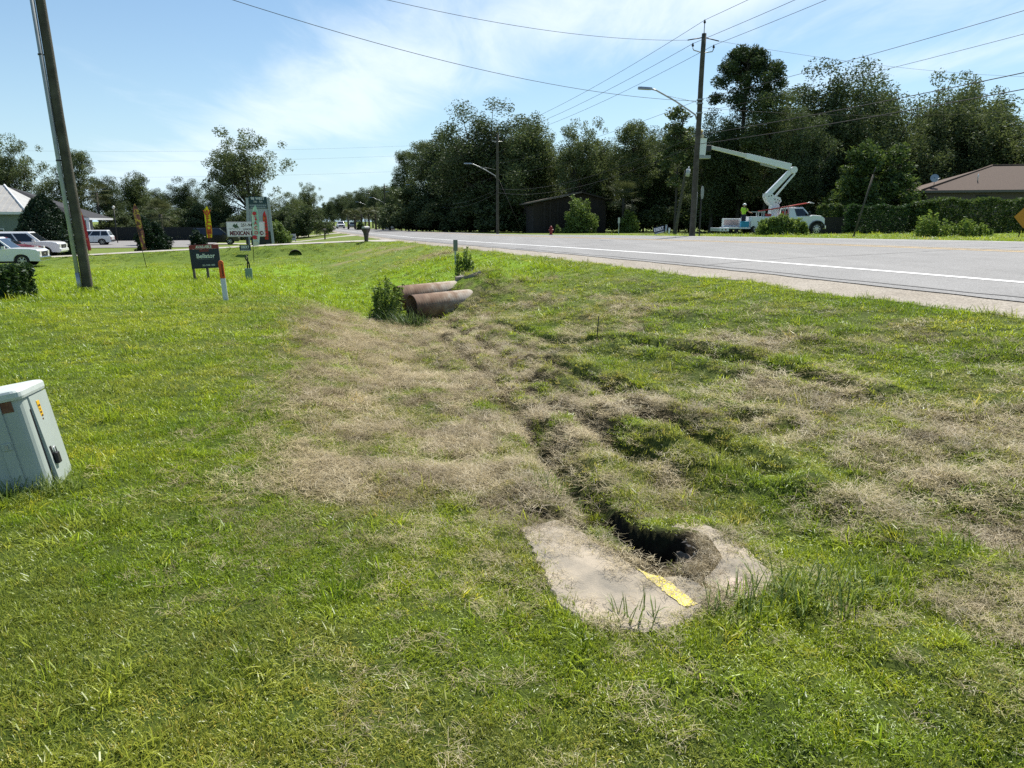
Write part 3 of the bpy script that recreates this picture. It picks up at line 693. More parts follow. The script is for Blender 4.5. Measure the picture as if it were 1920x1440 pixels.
# ------------------------------------------------------------------ telecom pedestal leaning in the lawn
pm = mat('pale_green_steel', (.345, .395, .36), .45, spec=.4, col2=(.38, .43, .395), nscale=3)
lidm = mat('pale_green_lid', (.56, .60, .575), .45, col2=(.49, .54, .51), nscale=4, bump=.1, bscale=20)
rust = mat('rust', (.12, .048, .024), .9, col2=(.20, .10, .06), nscale=25)
gx0, gy0 = gp(72, 912)
ped = thing('utility_pedestal', 'pale green leaning utility pedestal with padlock on the lawn edge', 'utility box', (gx0 - .075, gy0 + .10, gz(gx0, gy0) - .05), rot=(R(-2), R(-9.5), R(14)))
W, D_, H = .275, .36, .60
def rounded(x0, x1, y0, y1, z, r, n=4):
    out = []
    for cx_, cy_, a0 in ((x1 - r, y1 - r, 0), (x0 + r, y1 - r, 90), (x0 + r, y0 + r, 180), (x1 - r, y0 + r, 270)):
        for k in range(n + 1):
            a = R(a0 + 90 * k / n); out.append((cx_ + r * math.cos(a), cy_ + r * math.sin(a), z))
    return out
b = MB(); b.loft([rounded(-W / 2 - .0, W / 2, -D_ / 2, D_ / 2, z, .05) for z in (0, H)]); b.build('body', pm, ped)
b = MB(); b.loft([rounded(-W / 2 - e, W / 2 + e, -D_ / 2 - e, D_ / 2 + e, z, .045) for e, z in ((.012, H - .02), (.016, H - .005), (.016, H + .022), (.008, H + .034), (-.01, H + .040), (-.06, H + .044))]); b.build('lid', lidm, ped)
b = MB(); b.box((-.03, -D_ / 2 - .010, .01), (.03, -D_ / 2 - .001, H - .02)); b.build('rib', pm, ped)
for s in (-1, 1):
    b = MB(); b.box((s * .062 - .03, -D_ / 2 - .0035, H - .085), (s * .062 + .03, -D_ / 2 - .0005, H - .022)); b.build('rust_band', rust, ped)
b = MB(); b.box((-.026, -D_ / 2 - .016, .30), (.024, -D_ / 2 - .0105, .345), bev=.002); ltc = b.build('latch', pm, ped)
b = MB(); b.box((-.008, -D_ / 2 - .020, .31), (.008, -D_ / 2 - .0165, .335)); b.build('catch', galv, ltc)
# the right face carries the door; it has sprung open along its front edge, wider towards the bottom
b = MB(); b.add([(W / 2 + .002, -.085, 0.02), (W / 2 + .026, -.080, .02), (W / 2 + .008, -.080, H - .03), (W / 2 + .002, -.085, H - .03), (W / 2 + .002, .172, .02), (W / 2 + .010, .172, .02), (W / 2 + .008, .172, H - .03), (W / 2 + .002, .172, H - .03)],
                [(0, 1, 2, 3), (4, 7, 6, 5), (1, 5, 6, 2), (0, 4, 5, 1), (3, 2, 6, 7), (0, 3, 7, 4)]); dr = b.build('door', pm, ped)
b = MB(); b.box((W / 2 + .0005, -.100, .03), (W / 2 + .003, -.086, H - .1)); b.build('door_gap', black, ped)
yl = mat('yellow_sticker', (.70, .42, .02), .5)
b = MB(); b.box((W / 2 + .010, -.012, .36), (W / 2 + .0125, .026, H - .07)); st = b.build('warning_sticker', yl, dr)
for k in range(7):
    b = MB(); b.box((W / 2 + .0126, -.007 + (k % 2) * .004, .368 + .021 * k), (W / 2 + .0135, .021 - (k % 3) * .005, .379 + .021 * k)); b.build('print_line', mat('brown_print', (.10, .05, .01), .6), st)
b = MB(); b.box((W / 2 + .011, .0, .265), (W / 2 + .0125, .03, .295)); b.build('small_sticker', yl, dr)
b = MB(); b.box((W / 2 + .012, .0, .301), (W / 2 + .0135, .012, .323)); b.build('small_label', rust, dr)
b = MB(); b.box((W / 2 + .012, -.058, .12), (W / 2 + .022, -.035, .25)); hs = b.build('hasp', dark_metal, dr)
b = MB(); b.box((W / 2 + .023, -.052, .135), (W / 2 + .045, -.008, .205), bev=.004); lk = b.build('padlock', dark_metal, dr)
b = MB(); b.tube([(W / 2 + .034, -.045, .2), (W / 2 + .034, -.045, .232), (W / 2 + .034, -.03, .245), (W / 2 + .034, -.015, .232), (W / 2 + .034, -.015, .2)], .004, 6); b.build('shackle', galv, lk)
for p_ in ((.10, .43), (.135, .43), (.115, .455)):
    b = MB(); b.disc((W / 2 + .006, p_[0], p_[1]), 'x', .004, .006, 8); b.build('screw', dark_metal, dr)
BLOCK.append(([(gx0 - .05, gy0 + .1), (gx0 - .06, gy0 + .12)], .17))

# ------------------------------------------------------------------ leaning utility pole with conduit, left
def up_pole(name, label, loc, rot, h, r0, r1, group=None, m=wood_pole):
    p = thing(name, label, 'utility pole', loc, rot=rot, group=group)
    b = MB(); b.tube([(0, 0, -.4)] + [(0.01 * math.sin(k * 1.7), 0.01 * math.cos(k), h * k / 8) for k in range(9)], [r0] + [r0 + (r1 - r0) * k / 8 for k in range(9)], 14); b.build('pole', m, p)
    return p
(lx, ly) = gp(166, 547); lz = gz(lx, ly)
lp = up_pole('utility_pole', 'leaning dark wooden utility pole with grey conduit on the lawn', (lx, ly, lz), (R(0), R(-1.7), R(20)), 12.5, .135, .105)
b = MB(); b.tube([(-.185, -.06, -.2), (-.185, -.06, 3.2), (-.16, -.06, 8.5)], .055, 10); cd = b.build('conduit', pvc, lp)
b = MB(); b.tube([(-.185, -.06, -.02), (-.185, -.06, .55)], .061, 10); b.build('conduit_sleeve', galv, cd)
for z in (3.55, 6.2):
    b = MB(); b.disc((-.185, -.06, z), 'z', .063, .035, 14); b.box((-.185, -.045, z - .017), (-.10, -.03, z + .017)); b.build('strap', dark_metal, lp)

# ------------------------------------------------------------------ culverts
rustpipe = bpy.data.materials.new('rusty_corrugated_steel'); rustpipe.use_nodes = True; n_, l_ = nt(rustpipe); b_ = n_['Principled BSDF']; b_.inputs['Roughness'].default_value = .85
tc_ = n_.new('ShaderNodeTexCoord'); sp = n_.new('ShaderNodeSeparateXYZ'); l_.new(tc_.outputs['Object'], sp.inputs[0])
q = n_.new('ShaderNodeTexNoise'); q.inputs['Scale'].default_value = 5; q.inputs['Detail'].default_value = 9; l_.new(tc_.outputs['Object'], q.inputs[0])
ad = n_.new('ShaderNodeMath'); ad.operation = 'MULTIPLY_ADD'; ad.inputs[1].default_value = .34; l_.new(sp.outputs[0], ad.inputs[0]); l_.new(q.outputs[0], ad.inputs[2])
rp = n_.new('ShaderNodeValToRGB'); l_.new(ad.outputs[0], rp.inputs[0]); e = rp.color_ramp.elements
for k, (p_, c_) in enumerate([(.30, (.075, .042, .026)), (.58, (.17, .098, .058)), (.80, (.26, .18, .12)), (1.0, (.40, .345, .28))]):
    if k > 1: e.new(p_)
    e[k].position = p_; e[k].color = (*c_, 1)
l_.new(rp.outputs[0], b_.inputs['Base Color'])
def culvert(name, label, c, r, L, rz, mt, corr=.0012, tilt=0):
    th = .012; rings = []; seg = 36; nst = int(L / .017)
    for k in range(nst + 1):
        x = L * k / nst; rr = r + corr * math.sin(x * 2 * math.pi / .068)
        rings.append([(x, rr * math.cos(2 * math.pi * j / seg), rr * math.sin(2 * math.pi * j / seg)) for j in range(seg)])
    inner = [[(L * k / 6, (r - corr - th) * math.cos(2 * math.pi * j / seg), (r - corr - th) * math.sin(2 * math.pi * j / seg)) for j in range(seg)] for k in range(7)]
    mb = MB(); mb.loft(list(reversed(inner)) + rings, cap=False, smooth=True); o = mb.build(name, mt)
    o.location = c; o.rotation_euler = (0, R(tilt), rz); tag(o, label, 'culvert pipe'); return o
PX1, PY1, _ = at(772, 580, 17.0); PZ1 = zrow(578, 17.0)
culvert('culvert_pipe', 'front rusty corrugated culvert pipe jutting into the ditch', (PX1, PY1, PZ1), .32, 3.2, R(33), rustpipe, tilt=-2)
PX2, PY2, _ = at(744, 560, 18.0); PZ2 = zrow(560, 18.0)
culvert('culvert_pipe', 'rear darker rusty culvert pipe beside the front one', (PX2, PY2, PZ2), .32, 3.4, R(33), rustpipe, tilt=-2)
sx_, sy_, sz_ = at(554, 476, 53.9)
culvert('culvert_pipe', 'small dark culvert mouth under the first driveway', (sx_, sy_, zrow(478, 53.9) - .12), .50, 3.0, HD + R(90), mat('dark_culvert', (.05, .047, .043), .9))
BLOCK.append(([(PX1, PY1), (PX1 + 1.3, PY1 + .85)], .42)); BLOCK.append(([(PX2, PY2), (PX2 + 1.3, PY2 + .85)], .42))
rubm = mat('rubble_concrete', (.30, .27, .22), .95, col2=(.15, .135, .115), nscale=9, bump=.5)
for k, (px, py, D, w, l, h, a) in enumerate([(842, 520, 19.5, .45, .32, .12, 30), (868, 533, 19.0, .5, .36, .10, 12), (885, 541, 18.6, .5, .35, .12, -20), (862, 512, 20.2, .6, .4, .14, 50), (899, 527, 19.4, .45, .3, .15, 5), (850, 548, 18.4, .4, .25, .10, 20)]):
    x_, y_, z_ = at(px, py, D); b = MB(); r_ = random.Random(k)
    pts = [(w / 2 * math.cos(q) * r_.uniform(.75, 1.1), l / 2 * math.sin(q) * r_.uniform(.75, 1.1)) for q in [i * math.pi / 3.5 for i in range(7)]]
    b.loft([[(x, y, -h) for x, y in pts], [(x, y, r_.uniform(-.01, .01)) for x, y in pts]])
    o = b.build('broken_slab', rubm, bevel=.012); o.location = (x_, y_, z_ - .01); o.rotation_euler = (R(r_.uniform(-6, 10)), R(-20 + r_.uniform(-8, 8)), R(a))
    tag(o, 'broken concrete slab lying on the eroded bank above the culvert pipes', 'concrete rubble', 'broken slabs above the culverts')

# ------------------------------------------------------------------ marker posts, small posts
def post_at(px, py, D): x, y, z = at(px, py, D); return (x, y, z)
o_or = mat('marker_orange', (.62, .10, .018), .5); wht = mat('marker_white', (.62, .66, .68), .5)
mp_ = thing('marker_post', 'orange topped white marker post standing at the lawn crest', 'marker post', post_at(424, 566, 14.2), rot=(R(2), R(-2.5), R(14)))
b = MB(); b.box((-.047, -.02, -.1), (.047, .02, .46), bev=.006); b.build('base', wht, mp_)
b = MB(); b.loft([rounded(-.047, .047, -.024, .024, z, .01) if z < .78 else rounded(-.047 + (z - .78), .047 - (z - .78), -.02, .02, z, .006) for z in (.461, .775, .79, .805)]); top = b.build('top', o_or, mp_)
for k in range(11):
    b = MB(); b.box((.0 + (k % 2) * .004, -.0262, .50 + .022 * k), (.034 - (k % 3) * .004, -.0245, .514 + .022 * k)); b.build('print_line', black, top)
tp = thing('telecom_pedestal', 'small green pedestal stub with a dark cable loop in the bright grass', 'utility box', post_at(467, 518, 28.0), .3)
b = MB(); b.loft([rounded(-.13, .13, -.10, .10, z, .03) for z in (-.05, .46)]); b.build('body', mat('grey_green_pedestal', (.16, .24, .21), .5, col2=(.21, .28, .25), nscale=5), tp)
b = MB(); b.tube([(-.03, 0, .45), (-.02, 0, .62), (.0, .0, .85), (-.05, 0, .95), (-.09, 0, .88), (-.05, 0, .78), (.03, .0, .70), (.05, 0, .46)], .026, 7); b.build('cable_loop', black, tp)
rp_ = thing('reflector_post', 'grey steel post with the back of a small reflector plate by the ditch', 'marker post', at(854, 482, 27.0), R(20))
b = MB(); b.box((-.035, -.02, -.3), (.035, .02, .72)); b.build('post', galv, rp_)
b = MB(); b.box((-.085, -.034, .56), (.085, -.024, .96), bev=.004); b.build('plate', mat('plate_back', (.16, .18, .17), .5, .3), rp_)
sk = thing('metal_stake', 'thin dark stake stuck in the straw covered bank', 'stake', (*gp(1118, 650), float(height(*[np.array([q]) for q in gp(1118, 650)])[0])), rot=(R(3), R(3), 0))
b = MB(); b.tube([(0, 0, -.1), (0, 0, .42)], [.010, .007], 6); b.build('rod', dark_metal, sk)
# ------------------------------------------------------------------ foliage builders
def leafcloud(centers, radii, counts, size, seed, up=.0, aspect=1.5):
    """leaf-sized quads (folded kites) spread through the clumps"""
    r = np.random.default_rng(seed); V = []
    C = np.repeat(np.asarray(centers, float), counts, 0); Rr = np.repeat(np.asarray(radii, float), counts)
    N = len(C); d = r.normal(0, 1, (N, 3)); d /= np.linalg.norm(d, axis=1)[:, None]
    rad = r.uniform(0, 1, N) ** .45
    P = C + d * (rad * Rr)[:, None] * np.array([1, 1, .8])
    a = r.normal(0, 1, (N, 3)); a[:, 2] *= .6; a /= np.linalg.norm(a, axis=1)[:, None]
    b = np.cross(a, r.normal(0, 1, (N, 3))); b /= np.linalg.norm(b, axis=1)[:, None]
    s = size * r.uniform(.6, 1.3, N); A = a * (s * aspect)[:, None]; B = b * s[:, None]
    V = np.stack([P - A, P + B * .55, P + A, P - B * .55], 1).reshape(-1, 3)
    F = np.arange(4 * N).reshape(N, 4); return V, F
bark = mat('bark', (.045, .038, .030), .95, col2=(.09, .08, .065), nscale=8, bump=.6)
L_OAK = leaf_mat('oak_leaves', (0.046, 0.068, 0.023), (0.108, 0.140, 0.046), .32)
L_MID = leaf_mat('mixed_leaves', (0.057, 0.084, 0.026), (0.142, 0.176, 0.054), .36)
L_PEC = leaf_mat('pecan_leaves', (0.070, 0.097, 0.030), (0.159, 0.192, 0.063), .38)
L_PINE = leaf_mat('pine_needles', (.026, .046, .014), (.075, .105, .030), .25)
L_CED = leaf_mat('cedar_leaves', (.008, .022, .008), (.022, .045, .014), .15)
L_SHR = leaf_mat('shrub_leaves', (.02, .045, .012), (.07, .12, .028), .3)
L_LIT = leaf_mat('bright_shrub_leaves', (.07, .12, .022), (.20, .27, .06), .4)
L_WEED = leaf_mat('weed_leaves', (.09, .15, .020), (.26, .34, .06), .45)
L_DARKW = leaf_mat('dark_weed_leaves', (.02, .045, .010), (.06, .11, .025), .35)
L_DARKW2 = leaf_mat('vine_leaves', (.03, .06, .012), (.12, .17, .035), .4)
L_PALM = leaf_mat('palm_leaves', (.045, .06, .02), (.12, .13, .05), .3)
class TreeProto:
    def __init__(s, seed, H, crown, mleaf, n_cl, leaves, lsize, crad, trunk_r=.3, fork=.35, style='round', lean=0):
        r = random.Random(seed); cw, z0 = crown       # crown half-width, height where it starts
        cs, rs = [], []
        lobes = [(r.uniform(-.40, .40) * cw, r.uniform(-.40, .40) * cw, r.uniform(.26, .82), r.uniform(.40, .62)) for _ in range(9)]
        k = 0
        while len(cs) < n_cl and k < 6000:
            k += 1
            if style == 'round':
                lx, ly, lz, lr = r.choice(lobes); v = Vector((r.gauss(0, 1), r.gauss(0, 1), r.gauss(0, 1))).normalized() * (r.random() ** .48)
                p = Vector((lx + v.x * lr * cw, ly + v.y * lr * cw, z0 + (H - z0) * (lz + v.z * .28)))
            elif style == 'wide':
                v = Vector((r.gauss(0, 1), r.gauss(0, 1), abs(r.gauss(0, 1)))).normalized() * (r.random() ** .3); p = Vector((v.x * cw, v.y * cw, z0 + (H - z0) * (.1 + .9 * v.z * r.uniform(.6, 1.0))))
            elif style == 'column':
                h = r.random() ** .8; w = cw * (1 - abs(h - .45) ** 1.5) * r.uniform(.2, 1); a = r.uniform(0, 6.28); p = Vector((w * math.cos(a), w * math.sin(a), z0 + (H - z0) * h))
            elif style == 'pine':
                h = r.random() ** .75; w = cw * (.12 + 1.0 * math.sin(math.pi * min(1, h * .86 + .10)) ** .8) * (.25 + .75 * r.random() ** .5); a = r.uniform(0, 6.28); p = Vector((w * math.cos(a), w * math.sin(a), z0 + (H - z0) * h))
            if p.z > H: p.z = H - r.random() * .5
            if p.z < z0 * .8: continue
            cs.append(p); rs.append(crad * r.uniform(.6, 1.25))
        V, F = leafcloud([tuple(c) for c in cs], rs, [max(20, int(leaves / n_cl * (q / crad) ** 2)) for q in rs], lsize, seed)
        s.crown = mesh_np(None, V, F, None) if False else None
        me = mesh_np('crown', V, F, mleaf, parent='unlinked'); s.crown = me.data; bpy.data.objects.remove(me)
        b = MB(); fz = z0 + (H - z0) * (fork if style != 'pine' else .9) * .6
        tr = [(0, 0, -.4), (0, 0, .2), (lean * .3, 0, fz * .4), (lean * .6, .1, fz * .8), (lean, .0, fz)]
        b.tube(tr, [trunk_r * 1.35, trunk_r * 1.1, trunk_r * .9, trunk_r * .8, trunk_r * .65], 9)
        if style == 'pine': b.tube([(lean, 0, fz), (lean, 0, H * .97)], [trunk_r * .65, .05], 7)
        for c in r.sample(cs, min(len(cs), 26 if style != 'round' else 46)):
            st = Vector(tr[-1]) if style != 'pine' else Vector((lean, 0, max(fz * .7, c.z - 1.2)))
            if style == 'column': st = Vector((0, 0, max(fz * .5, min(c.z - 1, H * .7))))
            mid = st.lerp(c, .5) + Vector((r.uniform(-.4, .4), r.uniform(-.4, .4), r.uniform(0, .7)))
            b.tube([st, st.lerp(mid, .6), mid, c], [trunk_r * .38, trunk_r * .27, trunk_r * .2, .025], 5)
        o = b.build('trunk', bark); s.trunk = o.data; bpy.data.objects.remove(o); s.H = H
    def place(s, name, label, loc, h=None, w=1.0, rz=0, group=None, cat='tree'):
        k = (h / s.H) if h else 1
        e = thing(name, label, cat, loc, rz, group); e.scale = (k * w, k * w, k)
        for nm, me in (('trunk', s.trunk), ('crown', s.crown)):
            o = bpy.data.objects.new(nm, me); link(o, e)
        return e
PT = {
 'oak1': TreeProto(11, 18, (7.4, 1.4), L_OAK, 230, 44000, .125, 1.55, .38),
 'oak2': TreeProto(12, 18, (6.9, 1.2), L_MID, 220, 42000, .125, 1.5, .34),
 'oak3': TreeProto(13, 18, (7.0, 1.5), L_OAK, 210, 40000, .125, 1.5, .36),
 'tall': TreeProto(14, 20, (4.2, 4.0), L_MID, 130, 26000, .125, 1.3, .28, style='column'),
 'tall2': TreeProto(15, 20, (4.8, 6.0), L_PEC, 95, 18000, .125, 1.2, .26, style='column'),
 'pecan': TreeProto(16, 17, (9.5, 2.5), L_PEC, 210, 26000, .13, 1.15, .36, fork=.2),
 'wide': TreeProto(17, 15, (8.5, 3.0), L_PEC, 160, 26000, .125, 1.3, .4, style='wide'),
 'pine': TreeProto(18, 22, (3.9, 14.2), L_PINE, 90, 26000, .12, 1.0, .26, style='pine'),
 'thin': TreeProto(19, 17, (2.6, 7.0), L_MID, 34, 4200, .18, .95, .17, style='column'),
 'vine': TreeProto(22, 10, (4.8, .1), L_DARKW2, 150, 30000, .15, .95, .2, style='wide'),
 'bush': TreeProto(20, 4, (2.6, .2), L_SHR, 60, 9000, .11, .62, .1, style='wide'),
 'under': TreeProto(21, 6, (5.0, .1), L_OAK, 120, 24000, .13, 1.0, .12, style='wide'),
}
def bush(name, label, loc, w, d, h, m, nleaf, ls, seed, shape='ball', cat='bush', group=None, rz=0, solid=.80):
    """leaf shell round a volume, with a dark twig core"""
    r = np.random.default_rng(seed); e = thing(name, label, cat, loc, rz, group)
    n = nleaf; v = r.normal(0, 1, (n, 3)); v /= np.linalg.norm(v, axis=1)[:, None]; v[:, 2] = np.abs(v[:, 2]) if shape != 'full' else v[:, 2]
    lump = 1 + .16 * np.sin(v[:, 0] * 7 + seed) * np.sin(v[:, 1] * 6 + 2) + .14 * np.sin(v[:, 2] * 11 + v[:, 0] * 5)
    q = (r.uniform(.50, 1.0, n) ** .5) * lump
    P = v * q[:, None]
    if shape == 'cone':
        hz = r.uniform(0, 1, n) ** 1.15; prof = np.interp(hz, [0, .12, .35, .6, .8, .93, 1], [.80, .97, .95, .72, .45, .24, .04]); a = r.uniform(0, 6.28, n)
        wob = 1 + .10 * np.sin(a * 5 + hz * 9) + .08 * np.sin(a * 9 - hz * 14); rr = prof * (r.uniform(.45, 1, n) ** .4) * wob
        P = np.stack([rr * np.cos(a), rr * np.sin(a), hz], -1)
    if shape == 'box':
        P = r.uniform(-1, 1, (n, 3)); ax = r.integers(0, 3, n); sg = r.choice([-1, 1], n); P[np.arange(n), ax] = sg * r.uniform(.86, 1.05, n); P[:, 2] = P[:, 2] * .5 + .5
        P *= 1 + .05 * np.sin(P[:, [1, 2, 0]] * 9 + seed)
    if shape == 'dome':
        a = r.uniform(0, 6.28, n); hz = r.uniform(0, 1, n); prof = np.interp(hz, [0, .2, .5, .75, .9, 1], [.9, 1.0, .95, .78, .52, .12]); wob = 1 + .13 * np.sin(a * 3 + hz * 5 + seed) + .10 * np.sin(a * 7 - hz * 11) + .08 * np.sin(hz * 23 + a * 4)
        rr = prof * (r.uniform(.5, 1, n) ** .4) * wob; P = np.stack([rr * np.cos(a), rr * np.sin(a), hz * (1 + .06 * np.sin(a * 5))], -1)
    if shape == 'ball': P[:, 2] = v[:, 2] * q
    P = P * np.array([w / 2, d / 2, h])
    P[:, 2] = np.maximum(P[:, 2], .02)
    V, F = leafcloud(P, np.full(n, ls * 1.2), np.ones(n, int), ls, seed + 1)
    mesh_np('foliage', V, F, m, e)
    b = MB(); rd = random.Random(seed)
    for k in range(9):
        a = rd.uniform(0, 6.28); b.tube([(.04 * w * math.cos(a), .04 * d * math.sin(a), -.1), (.15 * w * math.cos(a), .15 * d * math.sin(a), h * .4), (.3 * w * math.cos(a), .3 * d * math.sin(a), h * rd.uniform(.5, .8))], [.02 * h, .014 * h, .005 * h], 5)
    b.build('stem', bark, e)
    return e
def weed(name, label, loc, h, ns, spread, m, seed, leaf=.045, group=None, cat='weed', dens=26, spire=True):
    """upright stems set with small leaves"""
    r = random.Random(seed); e = thing(name, label, cat, loc, 0, group); C = []; b = MB(); szs = []
    for k in range(ns):
        a = r.uniform(0, 6.28); q = spread * math.sqrt(r.random()); x0, y0 = q * math.cos(a), q * math.sin(a); hh = h * r.uniform(.55, 1.0) * (1 - .35 * q / max(spread, .01)); lx_, ly_ = r.uniform(-.12, .12) * hh, r.uniform(-.12, .12) * hh
        pts = [(x0 + lx_ * s * s, y0 + ly_ * s * s, hh * s) for s in (0, .3, .6, .85, 1)]; b.tube(pts, [.008, .007, .006, .004, .002], 5)
        for j in range(dens):
            s = r.random() ** .8; wd = (.16 * (1 - s) + .03) * h * (.6 if spire else 1.2)
            C.append((x0 + lx_ * s * s + r.gauss(0, wd * .5), y0 + ly_ * s * s + r.gauss(0, wd * .5), hh * s + r.uniform(-.02, .02)))
    b.build('stem', mat('weed_stem', (.10, .13, .04), .8), e)
    V, F = leafcloud(C, [leaf * .5] * len(C), [1] * len(C), leaf, seed, aspect=1.6); mesh_np('leaves', V, F, m, e); return e
def palm(name, label, loc, h, fr, seed, group=None):
    r = random.Random(seed); e = thing(name, label, 'palm', loc, r.uniform(0, 6), group)
    b = MB(); b.tube([(0, 0, -.2), (.05, 0, h * .4), (0, .05, h)], [.24, .2, .2], 9); b.build('trunk', bark, e)
    V, F = [], []
    for k in range(44):
        az = r.uniform(0, 6.28); el = r.uniform(-.7, 1.25); dirv = Vector((math.cos(az) * math.cos(el), math.sin(az) * math.cos(el), math.sin(el))); L = fr * r.uniform(.8, 1.1)
        c = Vector((0, 0, h)) + dirv * L * .55; sd = dirv.cross(Vector((0, 0, 1))).normalized(); upv = sd.cross(dirv)
        for j in range(15):
            f = -1.15 + 2.3 * j / 14; dd = (dirv * math.cos(f) + sd * math.sin(f)); tip = c + dd * L * .55 + Vector((0, 0, -.12 * L * r.random())); w = sd * math.cos(f) - dirv * math.sin(f); i0 = len(V)
            V += [tuple(c), tuple(c + dd * L * .3 + w * .035), tuple(tip), tuple(c + dd * L * .3 - w * .035)]; F.append((i0, i0 + 1, i0 + 2, i0 + 3))
        i0 = len(V); s0 = Vector((0, 0, h - .1)); V += [tuple(s0 + sd * .02), tuple(s0 - sd * .02), tuple(c - sd * .012), tuple(c + sd * .012)]; F.append((i0, i0 + 1, i0 + 2, i0 + 3))
    mesh_np('crown', np.array(V), np.array(F), L_PALM, e); return e
def tr_at(kind, name, label, px, ytop, D, w=1.0, rz=None, group=None, cat='tree', dzb=0):
    x, y, z = at(px, ytop, D); h = zrow(ytop, D) - z
    return PT[kind].place(name, label, (x, y, z + dzb), h, w, random.uniform(0, 6.28) if rz is None else rz, group, cat)

# ------------------------------------------------------------------ trees (heights follow from the distance and the crown top in view)
G_R, G_L, G_F = 'trees along the far side of the road', 'trees behind the left parking lots', 'far trees where the road ends'
for k, (kind, px, yt, D, w, lab) in enumerate([
    ('oak1', 905, 192, 112, .95, 'tallest dark broad oak left of the second streetlight pole'),
    ('oak2', 985, 205, 108, .85, 'dark oak rising right behind the second streetlight pole'),
    ('oak3', 845, 245, 122, .95, 'dark oak left of the tallest one beside the road'),
    ('tall', 762, 288, 142, .9, 'pale topped slender tree at the left end of the dark woods'),
    ('tall2', 795, 268, 134, .9, 'slender tree next to the pale topped one by the road'),
    ('pecan', 1075, 228, 104, .72, 'loose crowned tree rising over the low wooden shed'),
    ('oak2', 1135, 262, 108, .8, 'dense tree right behind the shed roof'),
    ('tall2', 1190, 232, 102, .9, 'ragged tree with thin top between shed and main pole'),
    ('thin', 1276, 205, 92, 1.0, 'spindly tree with tufted top left of the main pole'),
    ('oak3', 1235, 262, 105, .8, 'dense dark tree left of the main pole behind the spindly one'),
    ('oak1', 1345, 215, 96, .75, 'dark tree directly behind the bucket'),
    ('pine', 1404, 94, 96, .95, 'tall umbrella topped pine standing above the woods'),
    ('tall', 1450, 180, 92, 1.0, 'leafy tree at the foot of the tall pine'),
    ('oak3', 1385, 205, 100, .7, 'dense tree just left below the pine'),
    ('oak1', 1580, 118, 96, .80, 'highest broad dark tree right of the pine'),
    ('oak2', 1665, 128, 100, .75, 'second high dark tree right of the broad one'),
    ('wide', 1700, 195, 104, .80, 'feathery olive crowned tree over the vine covered mound'),
    ('oak3', 1520, 200, 88, .7, 'dark tree above the truck boom elbow'),
    ('pecan', 1800, 148, 106, .70, 'open branched tree showing sky over the brown roof'),
    ('wide', 1900, 140, 104, .80, 'spreading open tree at the right edge above the house'),
    ('oak2', 1860, 210, 108, .9, 'dense low tree behind the brown roofed house'),
    ('oak1', 1745, 240, 104, .9, 'dense tree filling the gap left of the house roof'),
    ('oak1', 1500, 168, 108, .85, 'dense tree filling the gap right of the pine trunk'),
    ('oak2', 1770, 168, 116, .95, 'dense tree between the high dark trees and the open one'),
    ('oak3', 1850, 165, 118, .95, 'dense tree behind the open branched one'),
    ('oak2', 1305, 232, 112, .8, 'dense tree half hidden by the main pole'),
    ('oak1', 1205, 246, 114, .8, 'dense tree behind the ragged thin topped one'),
    ('tall2', 2010, 160, 95, 1.0, 'tree just past the right edge behind the house'),
    ('oak3', 2100, 130, 95, 1.0, 'dark oak past the right edge of the view')]):
    tr_at(kind, {'pine': 'pine_tree', 'pecan': 'pecan_tree'}.get(kind, 'broadleaf_tree'), lab, px, yt, D, w * (1.22 if kind in ('oak1', 'oak2', 'oak3') else 1.08), group=G_R)
# second row closing the woods, and undergrowth
ORD = ['first', 'second', 'third', 'fourth', 'fifth', 'sixth', 'seventh', 'eighth', 'ninth', 'tenth', 'eleventh', 'twelfth', 'thirteenth', 'fourteenth', 'fifteenth', 'sixteenth', 'seventeenth', 'eighteenth', 'nineteenth', 'twentieth', 'twenty first', 'twenty second', 'twenty third', 'twenty fourth', 'twenty fifth', 'twenty sixth', 'twenty seventh', 'twenty eighth']
for k in range(13):
    px = 845 + 86 * k + random.uniform(-20, 20); D = 128 + (k % 3) * 7 - .012 * (px - 760) * 2
    tr_at(('oak1', 'oak2', 'oak3')[k % 3], 'broadleaf_tree', ORD[k] + ' dense tree from the left in the back row of the woods', px, 256 + random.uniform(-14, 16) - (45 if px > 1400 else 0), D, 1.25, group='back row of the woods')
for k in range(22):
    px = 770 + 56 * k + random.uniform(-15, 15); D = (118 - .024 * (px - 770)) + random.uniform(-4, 4)
    if 1000 < px < 1150: D += 16
    tr_at('under', 'undergrowth_bush', ORD[k] + ' dark undergrowth bush from the left at the foot of the woods', px, 355 + random.uniform(-25, 20), D, 1.1, group='undergrowth below the woods', cat='bush')
for k in range(14):
    tr_at('under', 'roadside_thicket', ORD[k] + ' low dark thicket from the left along the far verge', 752 + 20 * k, 396 + random.uniform(-8, 8), 132 - 1.9 * k, 1.2, group='low thickets along the far verge', cat='bush')
